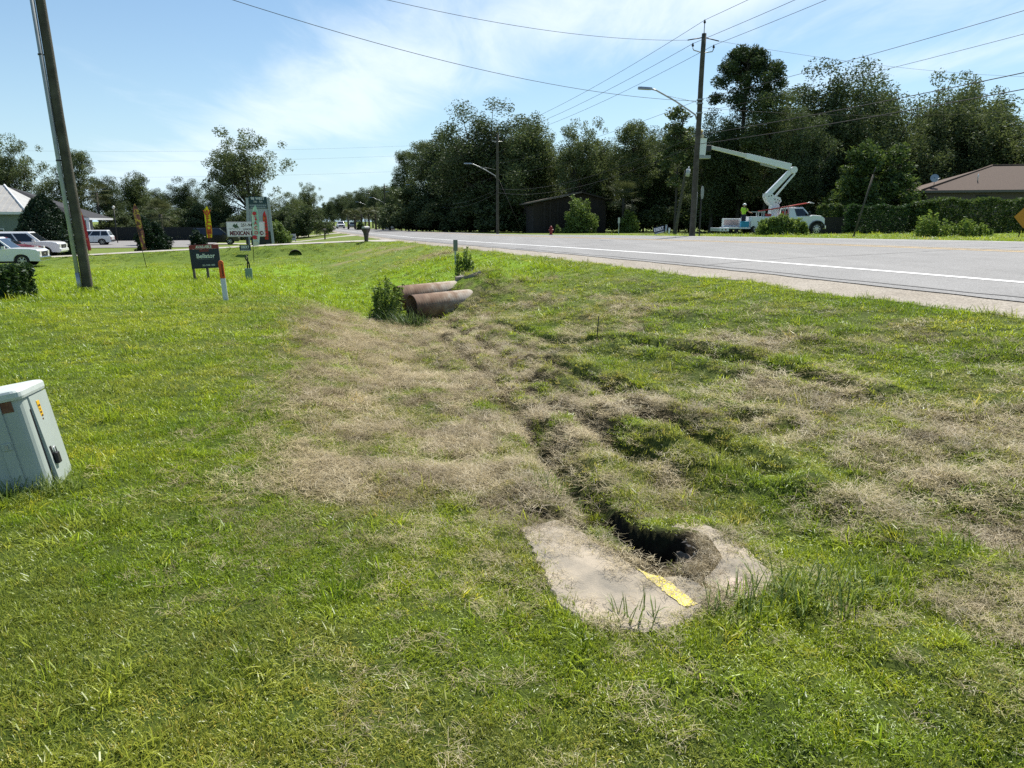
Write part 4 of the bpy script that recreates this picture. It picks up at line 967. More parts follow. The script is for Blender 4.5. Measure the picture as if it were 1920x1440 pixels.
for k, (kind, px, yt, D, w, lab) in enumerate([
    ('pecan', 462, 250, 118, .95, 'tall open crowned pecan tree behind the monument sign'),
    ('oak2', 240, 318, 128, 1.05, 'round dark tree right of the leaning pole'),
    ('oak1', 345, 335, 126, .95, 'dark tree between the round one and the pecan'),
    ('pecan', 20, 258, 114, .72, 'tall tree at the left edge behind the building'),
    ('wide', 95, 292, 118, .70, 'airy tree behind the leaning pole'),
    ('tall2', 140, 285, 120, .95, 'thin airy tree touching the leaning pole'),
    ('oak3', 195, 330, 120, .8, 'small dark tree behind the porch roof'),
    ('wide', 528, 348, 135, .95, 'spreading low tree right of the pecan'),
    ('pecan', 580, 345, 165, .65, 'sparse tree leaning toward the road end'),
    ('oak3', 400, 345, 134, .9, 'dense dark tree left below the pecan'),
    ('oak2', 300, 350, 132, .8, 'dense low tree behind the palmetto'),
    ('oak1', -60, 270, 114, .9, 'tree just past the left edge behind the building'),
    ('oak2', 480, 350, 128, .8, 'dense tree filling the base of the pecan'),
    ('oak3', 555, 370, 160, .8, 'dark tree hanging low beside the road end')]):
    tr_at(kind, 'pecan_tree' if kind == 'pecan' else 'broadleaf_tree', lab, px, yt, D, w, group=G_L)
for k in range(10):
    tr_at('under', 'undergrowth_bush', ORD[k] + ' dark bush from the left in the hedge behind the left lots', 215 + 40 * k, 392 + random.uniform(-10, 8), 112 + random.uniform(-4, 6), 1.0, group='hedge line behind the left lots', cat='bush')
for k, (px, yt, D) in enumerate([(560, 372, 260), (580, 380, 300), (598, 386, 420), (612, 378, 520), (624, 372, 330), (638, 365, 260), (650, 358, 300), (664, 360, 240), (682, 352, 225), (696, 345, 250), (708, 352, 205), (721, 350, 215), (733, 345, 190), (747, 340, 178)]):
    tr_at(('oak2', 'oak1', 'oak3')[k % 3], 'broadleaf_tree', ORD[k] + ' far tree from the left where the road disappears', px, yt, D, 1.0, group=G_F)
for k in range(7):
    palm('palm_tree', ORD[k] + ' far cabbage palm from the left on the verge beyond the poles', at(652 + 13 * k, 400, 170 - 5 * k), 3.2, 1.7, 500 + k, 'far cabbage palms on the verge')
palm('palm_tree', 'shaggy cabbage palm right of the low wooden shed', at(1170, 345, 96), zrow(372, 96) - at(1170, 345, 96)[2], 2.6, 31)
palm('palm_tree', 'dark cabbage palm behind the porch right of the leaning pole', at(178, 346, 112), zrow(362, 112) - at(178, 346, 112)[2], 2.4, 32)
palm('palm_tree', 'squat palmetto behind the round dark bush', at(299, 385, 84), zrow(402, 84) - at(299, 385, 84)[2], 2.0, 33)
def bush_at(name, label, px, py, D, wpx, ytop, m, n, ls, seed, shape='ball', cat='bush', group=None, depth=1.0):
    x, y, z = at(px, py, D); w = wpx / FPX * D
    return bush(name, label, (x, y, z - .05), w, w * depth, zrow(ytop, D) - z, m, n, ls, seed, shape, cat, group)
bush_at('conical_bush', 'big dark conical cedar bush in front of the grey building', 90, 462, 58, 106, 364, L_CED, 26000, .075, 41, 'cone')
bush_at('round_bush', 'round dark bush right of the brown feather flag', 288, 462, 66, 56, 412, L_CED, 9000, .085, 42, 'ball')
bush_at('clipped_hedge', 'clipped dark green hedge bush at the left edge by the pole', 0, 556, 15.6, 84, 497, L_SHR, 9000, .035, 43, 'box', 'hedge', depth=.9)
bush_at('round_bush', 'bright green round bush right of the monument sign', 524, 452, 74, 40, 416, L_LIT, 6500, .085, 44, 'ball')
bush_at('low_bush', 'low dark bush below the yellow flag', 371, 449, 74, 26, 430, L_CED, 3000, .08, 45, 'ball')
bush_at('round_bush', 'far clipped round bush beyond the road', 677, 429, 150, 14, 415, L_SHR, 2000, .11, 46, 'ball')
tr_at('vine', 'vine_mound', 'tall dark mound of vines left of the brown roofed house', 1655, 238, 80, .92, 1.0, cat='vines')
bush_at('pale_shrub', 'pale grey green shrub beside the leaning post', 1585, 415, 76, 40, 391, leaf_mat('pale_shrub_leaves', (.06, .08, .04), (.16, .18, .10), .3), 3500, .075, 48)
bush_at('shed_bush', 'bright leaved bush in front of the wooden shed', 1088, 425, 94, 62, 372, L_LIT, 5200, .13, 49)
bush_at('shed_bush', 'small pale bush left of the wooden shed bush', 1046, 432, 92, 10, 421, L_LIT, 500, .09, 50)
bush_at('vine_hedge', 'long leafy vine hedge over the fence by the brown roofed house', 1835, 412, 66, 215, 374, L_DARKW2, 22000, .10, 51, 'box', 'vines', depth=.16)
bush_at('vine_hedge', 'low dark vine tangle along the fence below the vine mound', 1668, 414, 67, 150, 386, L_DARKW, 12000, .09, 54, 'box', 'vines', depth=.12)
bush_at('vine_hedge', 'vine clump over the fence between truck and vine mound', 1555, 410, 76, 40, 385, L_DARKW2, 4500, .10, 52, 'box', 'vines', depth=.4)
bush_at('palm_bush', 'leafy bush at the foot of the shaggy palm', 1180, 425, 95, 34, 392, L_LIT, 2200, .13, 53)
for k, (px, D, hgt, sp, ns, lab) in enumerate([(1442, 49, 1.45, .85, 80, 'bright weed thicket in front of the truck bed'), (1466, 48.5, 1.75, .7, 80, 'darker vine topped weed clump in front of the truck cab door'), (1492, 49, 1.35, .75, 70, 'right end of the weed thicket by the truck wheel')]):
    weed('weed_clump', lab, at(px, 440, D), hgt, ns, sp, L_WEED if k != 1 else L_LIT, 60 + k, .075, 'weeds along the far verge', dens=60, spire=False)
for k, (px, D, hgt, sp, ns, lab) in enumerate([(1738, 36, 1.5, .5, 30, 'tallest weed clump right of the leaning post'), (1768, 36, 1.0, .5, 26, 'middle weed clump with spiky tops on the far verge'), (1806, 36, 1.15, .45, 26, 'bushy weed clump right of the spiky one'), (1840, 36, .8, .5, 22, 'low sparse weed clump at the right end of the far verge')]):
    weed('weed_clump', lab, at(px, 443, D), hgt, ns, sp, L_WEED, 70 + k, .05, 'weeds along the far verge', dens=46, spire=False)
weed('tall_weed', 'tall spiky weeds standing in the ditch by the rear culvert', at(727, 595, 17.2), 1.45, 34, .34, L_WEED, 80, .032, dens=70)
weed('tall_weed', 'tall spiky weeds on the bank beside the reflector post', at(874, 500, 21.5), 1.3, 20, .34, L_WEED, 81, .034, dens=80)
TANGLE = [((752, 600), 16.6, .60, 300, .60, 'dark tangled long grass at the culvert mouths'), ((715, 603), 16.9, .50, 160, .35, 'dark long grass left of the tall ditch weeds'), ((790, 604), 16.4, .38, 120, .35, 'long grass under the front culvert lip')]
weed('weed_tangle', 'weeds growing over the rubble at the right of the culverts', at(905, 520, 20.5), .40, 30, .5, L_DARKW, 83, .04, dens=26, spire=False)
weed('weed_tangle', 'weeds round the foot of the leaning utility pole', (lx + .1, ly - .15, lz), .2, 30, .32, L_WEED, 84, .03, dens=18, spire=False)
# coarse tufts by the slab and the pedestal
def tuft_at(px, py, h, n, sp, col, seed, label):
    x, y = gp(px, py); o = blade_tuft('grass_tuft', GM2, n, sp, h * .5, h, .0065, .7, seed=seed); link(o); o.location = (x, y, float(height(np.array([x]), np.array([y]))[0])); tag(o, label, 'grass tuft', 'coarse grass tufts'); return o
L_TANG = leaf_mat('ditch_grass', (.03, .06, .012), (.14, .20, .05), .4)
GM2 = leaf_mat('coarse_grass', (.10, .16, .020), (.30, .36, .08), .45)
for k, ((px, py), D, h, n, sp, lab) in enumerate(TANGLE):
    o = blade_tuft('grass_tuft', L_TANG, n, sp, h * .4, h, .014, .8, seed=950 + k); link(o); o.location = at(px, py, D); tag(o, lab, 'grass tuft', 'coarse grass tufts')
for k, (px, py, h, n, sp, lab) in enumerate([(1450, 1130, .20, 90, .16, 'long coarse grass tuft at the right slab corner'), (1530, 1125, .22, 110, .18, 'longest coarse grass tuft right of the slabs'), (1370, 1150, .16, 70, .12, 'coarse grass tuft below the crack of the slabs'), (1600, 1110, .18, 80, .16, 'coarse grass tuft farthest right of the slabs'),
    (1030, 935, .17, 120, .13, 'green grass tuft overhanging the gash behind the left slab'), (1080, 930, .13, 70, .10, 'small grass tuft above the gash behind the left slab'), (1190, 1165, .14, 30, .10, 'thin grass tuft before the yellow stripe'), (1320, 950, .14, 60, .12, 'grass tuft behind the right slab'),
    (60, 930, .17, 90, .15, 'long pale grass tuft before the leaning pedestal'), (120, 918, .16, 90, .13, 'long pale grass tuft at the pedestal door corner'), (10, 925, .18, 90, .15, 'long pale grass tuft at the left edge by the pedestal')]):
    tuft_at(px, py, h, n, sp, None, 900 + k, lab)
# ------------------------------------------------------------------ vehicles: +X is the front, z = 0 the ground
def paint(name, col, rough=.25):
    m = mat(name, col, rough, spec=.5)
    b = m.node_tree.nodes['Principled BSDF']; b.inputs['Coat Weight'].default_value = .6; b.inputs['Coat Roughness'].default_value = .08; return m
glass = mat('car_glass', (.012, .016, .02), .06, spec=.8)
tyre_m = mat('tyre_rubber', (.018, .018, .019), .85); rim_m = mat('alloy_rim', (.42, .43, .44), .3, .8); chrome = mat('chrome', (.6, .6, .6), .15, 1.0)
lampw = mat('headlamp_lens', (.62, .62, .58), .12, spec=.7); lampr = mat('taillamp_lens', (.25, .012, .012), .2)
trim = mat('black_trim', (.02, .02, .021), .6)
def lerp3(a, b, k): return tuple(x + (y - x) * k for x, y in zip(a, b))
def panel(q, u0, u1, v0, v1, off):
    """inset quad on face q (a,b,c,d: bottom-left, bottom-right, top-right, top-left), lifted off it"""
    a, b, c, d = [Vector(p) for p in q]; nrm = (b - a).cross(d - a).normalized() * off
    f = lambda u, v: (a.lerp(b, u)).lerp(d.lerp(c, u), v) + nrm
    g = lambda u, v: (a.lerp(b, u)).lerp(d.lerp(c, u), v) + nrm * .1
    o = [f(u0, v0), f(u1, v0), f(u1, v1), f(u0, v1)]; i = [g(u0, v0), g(u1, v0), g(u1, v1), g(u0, v1)]
    return o + i, [(0, 1, 2, 3), (4, 5, 1, 0), (5, 6, 2, 1), (6, 7, 3, 2), (7, 4, 0, 3)]
def wheel(parent, x, y, r, w, spokes=5):
    s = 1 if y > 0 else -1
    b = MB(); b.disc((0, 0, 0), 'y', r, w, 26, r0=r * .64); ty = b.build('tyre', tyre_m, parent, bevel=.012); ty.location = (x, y, r)
    b = MB(); b.disc((0, s * w * .30, 0), 'y', r * .66, w * .16, 22, r0=r * .58); b.disc((0, s * w * .38, 0), 'y', r * .16, w * .12, 12)
    for k in range(spokes):
        a = 2 * math.pi * k / spokes; ca, sa = math.cos(a), math.sin(a); h = r * .085
        b.add([(ca * r * .1 - sa * h, s * w * .40, sa * r * .1 + ca * h), (ca * r * .1 + sa * h, s * w * .40, sa * r * .1 - ca * h), (ca * r * .6 + sa * h * .8, s * w * .36, sa * r * .6 - ca * h * .8), (ca * r * .6 - sa * h * .8, s * w * .36, sa * r * .6 + ca * h * .8)], [(0, 1, 2, 3)])
    rm = b.build('rim', rim_m, ty)
    b = MB(); b.disc((0, s * w * .1, 0), 'y', r * .64, w * .1, 20); b.build('hub', trim, ty)
    return ty
def car(name, label, loc, rz, body, w, prof, wheels, wr, gh, wins, m, group=None, cat='car', extra=None, rims=5):
    """prof: lower body side outline (x,z); gh: greenhouse (xb0,xb1,zb,xt0,xt1,zt,wt); wins: list of (u0,u1) side windows"""
    e = thing(name, label, cat, loc, rz, group); hw = w / 2
    poly = []
    # wheel arches cut into the sill
    sill = wr * .88; bot = []
    for wx in wheels:
        for k in range(9):
            a = math.pi * k / 8; bot.append((wx - (wr + .07) * math.cos(a), max(sill, wr + (wr + .07) * math.sin(a) - .02)))
    top = [p for p in prof]
    x0, x1 = prof[0][0], prof[-1][0]
    poly = [(x0, sill)] + bot + [(x1, sill)] + list(reversed(top))
    b = MB(); 
    b.loft([[(x * .985, -hw, z - (.03 if z > .75 else 0)) for x, z in poly], [(x, -hw + .05, z) for x, z in poly], [(x, hw - .05, z) for x, z in poly], [(x * .985, hw, z - (.03 if z > .75 else 0)) for x, z in poly]])
    bo = b.build('body', m, e, bevel=.025)
    xb0, xb1, zb, xt0, xt1, zt, wt = gh; wb = hw - .04
    B = [(xb0, -wb, zb), (xb1, -wb, zb), (xb1, wb, zb), (xb0, wb, zb)]; T = [(xt0, -wt, zt), (xt1, -wt, zt), (xt1, wt, zt), (xt0, wt, zt)]
    b = MB(); b.loft([[(x, y, z - .08) for x, y, z in B], B, [lerp3(p, q, .9) for p, q in zip(B, T)], [(x * .985 + .015 * (xt0 + xt1) / 2, y * .9, z + .035) for x, y, z in T]]); b.build('cabin', m, e, bevel=.02)
    Q = {'r': (B[0], B[1], T[1], T[0]), 'l': (B[2], B[3], T[3], T[2]), 'f': (B[1], B[2], T[2], T[1]), 'b': (B[3], B[0], T[0], T[3])}
    for u0, u1 in wins:
        for k, (p0, p1) in (('r', (u0, u1)), ('l', (1 - u1, 1 - u0))):
            b = MB(); b.add(*panel(Q[k], p0, p1, .06, .86, .010)); b.build('side_window', glass, e)
    b = MB(); b.add(*panel(Q['f'], .05, .95, .03, .90, .010)); b.build('windshield', glass, e)
    b = MB(); b.add(*panel(Q['b'], .08, .92, .10, .86, .010)); b.build('rear_window', glass, e)
    for wx in wheels:
        for s in (-1, 1): wheel(e, wx, s * (hw - .12), wr, .24, rims)
    fx, rx = x1, x0; fz = top[-2][1] - .06
    for s in (-1, 1):
        b = MB(); b.box((fx - .16, s * (hw - .20) - .17, fz - .14), (fx + .012, s * (hw - .20) + .17, fz + .06), bev=.01); b.build('headlight', lampw, e)
        b = MB(); b.box((rx - .012, s * (hw - .10) - .08, prof[0][1] - .30), (rx + .10, s * (hw - .10) + .095, prof[0][1] - .02), bev=.01); b.build('taillight', lampr, e)
        b = MB(); b.box((xb1 - .55, s * (hw + .02) - .02, zb + .02), (xb1 - .35, s * (hw + .14) + .02, zb + .18), bev=.02); b.build('mirror', m if body != 'white' else white_paint, e)
        b = MB(); b.box(((xb0 + xb1) / 2 - .45, s * (hw + .004) - .012, zb - .13), ((xb0 + xb1) / 2 - .23, s * (hw + .004) + .012, zb - .10)); b.build('door_handle', m, e)
        b = MB(); b.box(((xb0 + xb1) / 2 - .08, s * (hw + .0) - .004, sill + .12), ((xb0 + xb1) / 2 - .072, s * (hw + .0) + .004, zb - .03)); b.build('door_seam', trim, e)
    b = MB(); b.box((fx - .05, -hw + .42, fz - .30), (fx + .016, hw - .42, fz + .02), bev=.01); gr = b.build('grille', trim, e)
    b = MB(); b.box((fx + .017, -.12, fz - .17), (fx + .024, .12, fz - .08), bev=.002); b.build('badge', chrome, gr)
    b = MB(); b.box((fx - .20, -hw + .02, sill + .08), (fx + .07, hw - .02, sill + .30), bev=.03); b.build('front_bumper', chrome if cat == 'pickup' else m, e)
    b = MB(); b.box((rx - .06, -hw + .04, sill + .08), (rx + .20, hw - .04, sill + .30), bev=.03); b.build('rear_bumper', chrome if cat == 'pickup' else trim, e)
    b = MB(); b.box((wheels[0] + .2, -hw + .15, sill - .09), (wheels[-1] - .2, hw - .15, sill + .05)); b.build('underbody', trim, e)
    if extra: extra(e)
    return e
wp = paint('white_car_paint', (.74, .75, .76)); rp2 = paint('red_car_paint', (.16, .018, .022)); bp2 = paint('black_car_paint', (.006, .006, .010), .18); gp2 = paint('grey_car_paint', (.20, .21, .22))
def mk(kind, name, label, loc, rz, m, group=None, cat='car', body='white', rims=5):
    if kind == 'suv': return car(name, label, loc, rz, body, 1.92, [(-2.38, .95), (-2.32, 1.07), (.95, 1.08), (1.25, 1.07), (1.75, 1.03), (2.12, .94), (2.30, .82), (2.38, .68)], (-1.40, 1.42), .37, (-2.28, 1.30, 1.06, -1.98, .40, 1.68, .70), [(.04, .26), (.29, .58), (.61, .92)], m, group, cat, rims=rims)
    if kind == 'big': return car(name, label, loc, rz, body, 2.05, [(-2.6, 1.0), (-2.55, 1.14), (1.0, 1.18), (1.3, 1.20), (2.1, 1.16), (2.42, 1.09), (2.55, .98), (2.58, .78)], (-1.5, 1.58), .40, (-2.5, 1.40, 1.13, -2.30, .55, 1.85, .76), [(.03, .28), (.31, .60), (.63, .92)], m, group, cat, rims=rims)
    if kind == 'sedan': return car(name, label, loc, rz, body, 1.82, [(-2.35, .85), (-2.25, .95), (-1.3, 1.0), (.9, .98), (1.1, .96), (2.0, .84), (2.30, .70)], (-1.38, 1.40), .33, (-1.75, 1.15, .97, -1.05, .10, 1.44, .62), [(.08, .48), (.51, .90)], m, group, cat, rims=rims)
    if kind == 'pickup': return car(name, label, loc, rz, body, 2.02, [(-2.85, 1.05), (-2.8, 1.12), (-.7, 1.13), (.95, 1.18), (1.25, 1.22), (2.3, 1.18), (2.66, 1.12), (2.79, 1.02), (2.82, .78)], (-1.75, 1.78), .40, (-.85, 1.32, 1.14, -.70, .45, 1.86, .72), [(.04, .36), (.40, .92)], m, group, cat, rims=rims)
def place_car(kind, name, label, px, py, D, head, m, fwd=0.0, **kw):
    x, y, z = at(px, py, D); a = R(head)
    return mk(kind, name, label, (x - fwd * math.cos(a), y - fwd * math.sin(a), gz(x - fwd * math.cos(a), y - fwd * math.sin(a)) + .01), a, m, **kw)
PK = 17
place_car('pickup', 'pickup_truck', 'white pickup truck parked nearest at the left edge', 54, 505, 47.0, PK, wp, 1.78, cat='pickup', rims=6)
place_car('sedan', 'parked_car', 'dark red car parked between the white pickup and white SUV', 78, 494, 51.2, PK, rp2, 2.2, body='red')
place_car('big', 'parked_suv', 'white SUV with black grille parked behind the red car', 95, 483, 55.0, PK, wp, 1.6, cat='suv')
place_car('suv', 'parked_suv', 'white SUV parked by the porch behind the leaning pole', 170, 455, 84.0, 197, wp, 0, cat='suv')
place_car('big', 'parked_suv', 'black SUV parked behind the yellow feather flag', 405, 448, 86.0, PK, bp2, 0, cat='suv', body='black')
place_car('suv', 'parked_suv', 'small far white SUV turning out of a driveway', 577, 430, 215.0, PK, wp, 0, cat='suv')
place_car('sedan', 'parked_car', 'tiny far dark car beside the far white SUV', 597, 428, 240.0, PK + 70, gp2, 0, body='grey')
x_, y_ = xy(205, NW + 3.0); mk('pickup', 'pickup_truck', 'white pickup truck coming along the far road', (x_, y_, gz(x_, y_) + .02), R(-73), wp, cat='pickup')
x_, y_ = xy(232, NW + 8.2); mk('suv', 'road_suv', 'silver SUV driving away on the far road', (x_, y_, gz(x_, y_) + .02), R(107), paint('silver_car_paint', (.45, .46, .48)), cat='suv', body='silver')

# ------------------------------------------------------------------ people
skin = mat('skin', (.36, .21, .14), .6)
def skinmesh(name, joints, bones, m, parent, sub=1):
    """joints: name -> (pos, rx, ry); one continuous surface grown round the bones"""
    keys = list(joints); me = bpy.data.meshes.new(name); me.from_pydata([joints[k][0] for k in keys], [(keys.index(a), keys.index(b)) for a, b in bones], [])
    o = bpy.data.objects.new(name, me); link(o, parent); o.modifiers.new('skin', 'SKIN')
    for i, k in enumerate(keys):
        sv = me.skin_vertices[0].data[i]; sv.radius = joints[k][1:]; sv.use_root = (i == 0)
    s = o.modifiers.new('sub', 'SUBSURF'); s.levels = s.render_levels = sub
    me.materials.append(m); return o
def person(name, label, loc, rz, shirt, trouser, helmet, arm='reach', seated=False):
    e = thing(name, label, 'person', loc, rz)     # faces -Y... local +Y is ahead
    J = {'pelvis': ((0, 0, .95), .13, .10), 'waist': ((0, 0, 1.10), .13, .095), 'chest': ((0, .01, 1.32), .16, .11), 'neckb': ((0, .01, 1.47), .075, .065), 'neck': ((0, .02, 1.54), .052, .052), 'head': ((0, .03, 1.64), .085, .10), 'crown': ((0, .03, 1.75), .06, .07)}
    for s, nm in ((-1, 'l'), (1, 'r')):
        J['hip' + nm] = ((s * .095, 0, .88), .095, .095); J['knee' + nm] = ((s * .11, .03, .48), .062, .062); J['ankle' + nm] = ((s * .12, 0, .09), .042, .042); J['toe' + nm] = ((s * .13, .16, .04), .042, .03)
        J['sh' + nm] = ((s * .20, .0, 1.43), .065, .065)
        if arm == 'reach' and s > 0: J['elb' + nm] = ((s * .30, .16, 1.20), .043, .043); J['wr' + nm] = ((s * .34, .40, 1.12), .03, .03); J['hand' + nm] = ((s * .35, .50, 1.10), .035, .022)
        else: J['elb' + nm] = ((s * .27, .03, 1.15), .043, .043); J['wr' + nm] = ((s * .27, .16, .93), .03, .03); J['hand' + nm] = ((s * .26, .20, .84), .035, .022)
    Bn = [('pelvis', 'waist'), ('waist', 'chest'), ('chest', 'neckb'), ('neckb', 'neck'), ('neck', 'head'), ('head', 'crown')]
    for nm in 'lr': Bn += [('pelvis', 'hip' + nm), ('hip' + nm, 'knee' + nm), ('knee' + nm, 'ankle' + nm), ('ankle' + nm, 'toe' + nm), ('chest', 'sh' + nm), ('sh' + nm, 'elb' + nm), ('elb' + nm, 'wr' + nm), ('wr' + nm, 'hand' + nm)]
    skinmesh('body', J, Bn, skin, e, 2)
    g = lambda k, f=1.22, a=.012: (J[k][0], J[k][1] * f + a, J[k][2] * f + a)
    SJ = {k: g(k) for k in ('chest', 'waist', 'neckb', 'shl', 'shr')}; SJ['pelvis'] = ((0, 0, .92), .185, .14)
    for nm in 'lr': p = Vector(J['sh' + nm][0]).lerp(Vector(J['elb' + nm][0]), .75); SJ['sl' + nm] = (tuple(p), .078, .078)
    skinmesh('shirt', SJ, [('chest', 'waist'), ('waist', 'pelvis'), ('chest', 'neckb'), ('chest', 'shl'), ('chest', 'shr'), ('shl', 'sll'), ('shr', 'slr')], shirt, e, 2)
    TJ = {'pelvis': ((0, 0, .95), .165, .13)}
    for nm in 'lr': TJ['hip' + nm] = g('hip' + nm, 1.15); TJ['knee' + nm] = g('knee' + nm, 1.25); TJ['ankle' + nm] = ((J['ankle' + nm][0][0], 0, .08), .07, .07)
    skinmesh('trousers', TJ, [('pelvis', 'hipl'), ('hipl', 'kneel'), ('kneel', 'anklel'), ('pelvis', 'hipr'), ('hipr', 'kneer'), ('kneer', 'ankler')], trouser, e, 2)
    for s in (-1, 1):
        b = MB(); b.box((s * .125 - .05, -.07, .0), (s * .125 + .05, .21, .09), bev=.02); b.build('boot', trim, e)
        for k in range(4):      # fingers and thumb
            hp = Vector(J['hand' + ('r' if s > 0 else 'l')][0]); b = MB(); b.tube([hp + Vector((s * (-.02 + .014 * k), .01, -.01)), hp + Vector((s * (-.022 + .015 * k), .045, -.03)), hp + Vector((s * (-.022 + .015 * k), .055, -.06))], [.009, .008, .006], 5); b.build('finger', skin, e)
    b = MB(); rings = []
    for k in range(7):
        a = math.pi / 2 * k / 6; rings.append([(.125 * math.cos(a) * math.cos(q), .03 + .15 * math.cos(a) * math.sin(q), 1.70 + .125 * math.sin(a) + .001 * k) for q in [2 * math.pi * i / 16 for i in range(16)]])
    b.loft(rings, smooth=True); b.disc((0, .05, 1.70), 'z', .165, .014, 18); b.build('helmet', helmet, e)
    for s in (-1, 1):
        b = MB(); b.disc((s * .04, .128, 1.645), 'y', .013, .01, 8); b.build('eye', black, e)
        b = MB(); b.box((s * .088 - .012, .01, 1.60), (s * .088 + .012, .05, 1.67), bev=.005); b.build('ear', skin, e)
    b = MB(); b.add([(-.014, .12, 1.60), (.014, .12, 1.60), (0, .165, 1.605), (0, .125, 1.65)], [(0, 1, 2), (1, 3, 2), (3, 0, 2), (0, 3, 1)]); b.build('nose', skin, e)
    return e

# ------------------------------------------------------------------ bucket truck
TD = 58.0; tx, ty, tz = at(1437, 437, TD)
TZ = zrow(438, TD)
bt = thing('bucket_truck', 'white utility bucket truck with raised boom and red ladder across the road', 'truck', (tx, ty, tz), R(3))
tw = paint('truck_white', (.70, .72, .73), .35); shadegrey = mat('bucket_grey', (.34, .36, .37), .6)
hw = 1.12
# cab
cab = [(1.27, .55), (1.27, 1.38), (1.5, 1.40), (3.0, 1.44), (3.15, 1.52), (3.85, 1.46), (4.10, 1.30), (4.16, 1.0), (4.16, .55), (4.0, .5), (3.95, .82), (3.80, 1.0), (3.55, 1.06), (3.30, 1.0), (3.15, .82), (3.10, .5)]
b = MB(); b.loft([[(x, -hw + .06, z) for x, z in cab], [(x, -hw + .12, z + .02) for x, z in cab], [(x, hw - .12, z + .02) for x, z in cab], [(x, hw - .06, z) for x, z in cab]]); b.build('cab', tw, bt)
Bq = [(1.30, -hw + .1, 1.40), (3.08, -hw + .1, 1.44), (3.08, hw - .1, 1.44), (1.30, hw - .1, 1.40)]; Tq = [(1.34, -.82, 2.10), (2.46, -.82, 2.10), (2.46, .82, 2.10), (1.34, .82, 2.10)]
b = MB(); b.loft([Bq, [lerp3(p, q, .92) for p, q in zip(Bq, Tq)], [(x, y * .92, z + .05) for x, y, z in Tq]]); b.build('cab_roof', tw, bt, bevel=.02)
QQ = {'r': (Bq[0], Bq[1], Tq[1], Tq[0]), 'l': (Bq[2], Bq[3], Tq[3], Tq[2]), 'f': (Bq[1], Bq[2], Tq[2], Tq[1]), 'b': (Bq[3], Bq[0], Tq[0], Tq[3])}
for k, (u0, u1) in (('r', (.34, .90)), ('l', (.10, .66))): b = MB(); b.add(*panel(QQ[k], u0, u1, .05, .86, .012)); b.build('side_window', glass, bt)
b = MB(); b.add(*panel(QQ['f'], .05, .95, .04, .92, .012)); b.build('windshield', glass, bt)
b = MB(); b.add(*panel(QQ['b'], .15, .85, .2, .85, .012)); b.build('rear_window', glass, bt)
for s in (-1, 1):
    arch = MB(); arch.loft([[(3.55 + rr * math.cos(a), y, .50 + rr * math.sin(a)) for a in [math.pi * k / 12 for k in range(13)]] + [(3.55 + (rr - .09) * math.cos(a), y, .50 + (rr - .09) * math.sin(a)) for a in [math.pi * k / 12 for k in range(12, -1, -1)]] for rr, y in ((.62, s * (hw - .16)), (.62, s * (hw + .06)))]); arch.build('fender_flare', trim, bt)
    wheel(bt, 3.55, s * (hw - .12), .48, .28, 8)
    for xw in (-1.2,): wheel(bt, xw, s * (hw - .16), .48, .34, 8)
    b = MB(); b.box((2.75, s * (hw + .1) - .1, 1.50), (2.87, s * (hw + .1) + .1, 1.82), bev=.02); b.build('mirror', trim, bt)
    b = MB(); b.box((4.08, s * .82 - .2, 1.02), (4.18, s * .82 + .2, 1.26), bev=.015); b.build('headlight', lampw, bt)
    b = MB(); b.box((1.85, s * (hw - .05) - .012, 1.20), (2.10, s * (hw - .05) + .012, 1.24)); b.build('door_handle', trim, bt)
b = MB(); b.box((4.12, -.55, .85), (4.19, .55, 1.28), bev=.01); b.build('grille', trim, bt)
b = MB(); b.box((4.0, -hw + .05, .48), (4.32, hw - .05, .74), bev=.03); b.build('front_bumper', chrome, bt)
b = MB(); b.box((-3.2, -.45, .45), (4.0, .45, .62)); b.build('chassis', trim, bt)
# service body with its lockers, stepped up at the rear work deck
b = MB(); b.box((-1.75, -hw, .62), (1.20, -hw + .55, 1.42), bev=.02); b.box((-1.75, hw - .55, .62), (1.20, hw, 1.42), bev=.02); b.box((-1.75, -hw + .551, .62), (1.20, hw - .551, .98)); sb_ = b.build('service_body', tw, bt)
for k, (x0, x1) in enumerate([(-1.68, -.72), (-.68, .22), (.26, 1.14)]):
    b = MB(); b.box((x0, -hw - .014, .70), (x1, -hw - .003, 1.36), bev=.004); dd = b.build('locker_door', tw, sb_)
    b = MB(); b.box(((x0 + x1) / 2 - .06, -hw - .024, 1.0), ((x0 + x1) / 2 + .06, -hw - .0145, 1.06)); b.build('handle', trim, dd)
b = MB(); b.box((-3.30, hw - .5, .62), (-1.76, hw, 1.28), bev=.02); b.build('rear_locker', tw, bt)
b = MB(); b.box((-3.30, hw - .515, .75), (-2.1, hw - .502, 1.2)); b.build('pale_pink_panel', mat('pink_panel', (.55, .42, .38), .6), bt)
b = MB(); b.box((-3.45, -hw, .48), (-1.76, hw, .60), bev=.01); b.box((-4.20, -hw, .30), (-3.46, hw, .56), bev=.01); b.build('rear_deck', tw, bt)
b = MB(); b.box((-4.215, -hw + .05, .33), (-4.2, hw - .05, .50)); b.build('rear_bumper', shadegrey, bt)
for s in (-1, 1):
    b = MB(); b.disc((-4.0, -hw - .005, .42), 'y', .055, .02, 14); b.build('taillight', lampr if s > 0 else dark_metal, bt).location = (.14 * (s + 1), 0, 0)
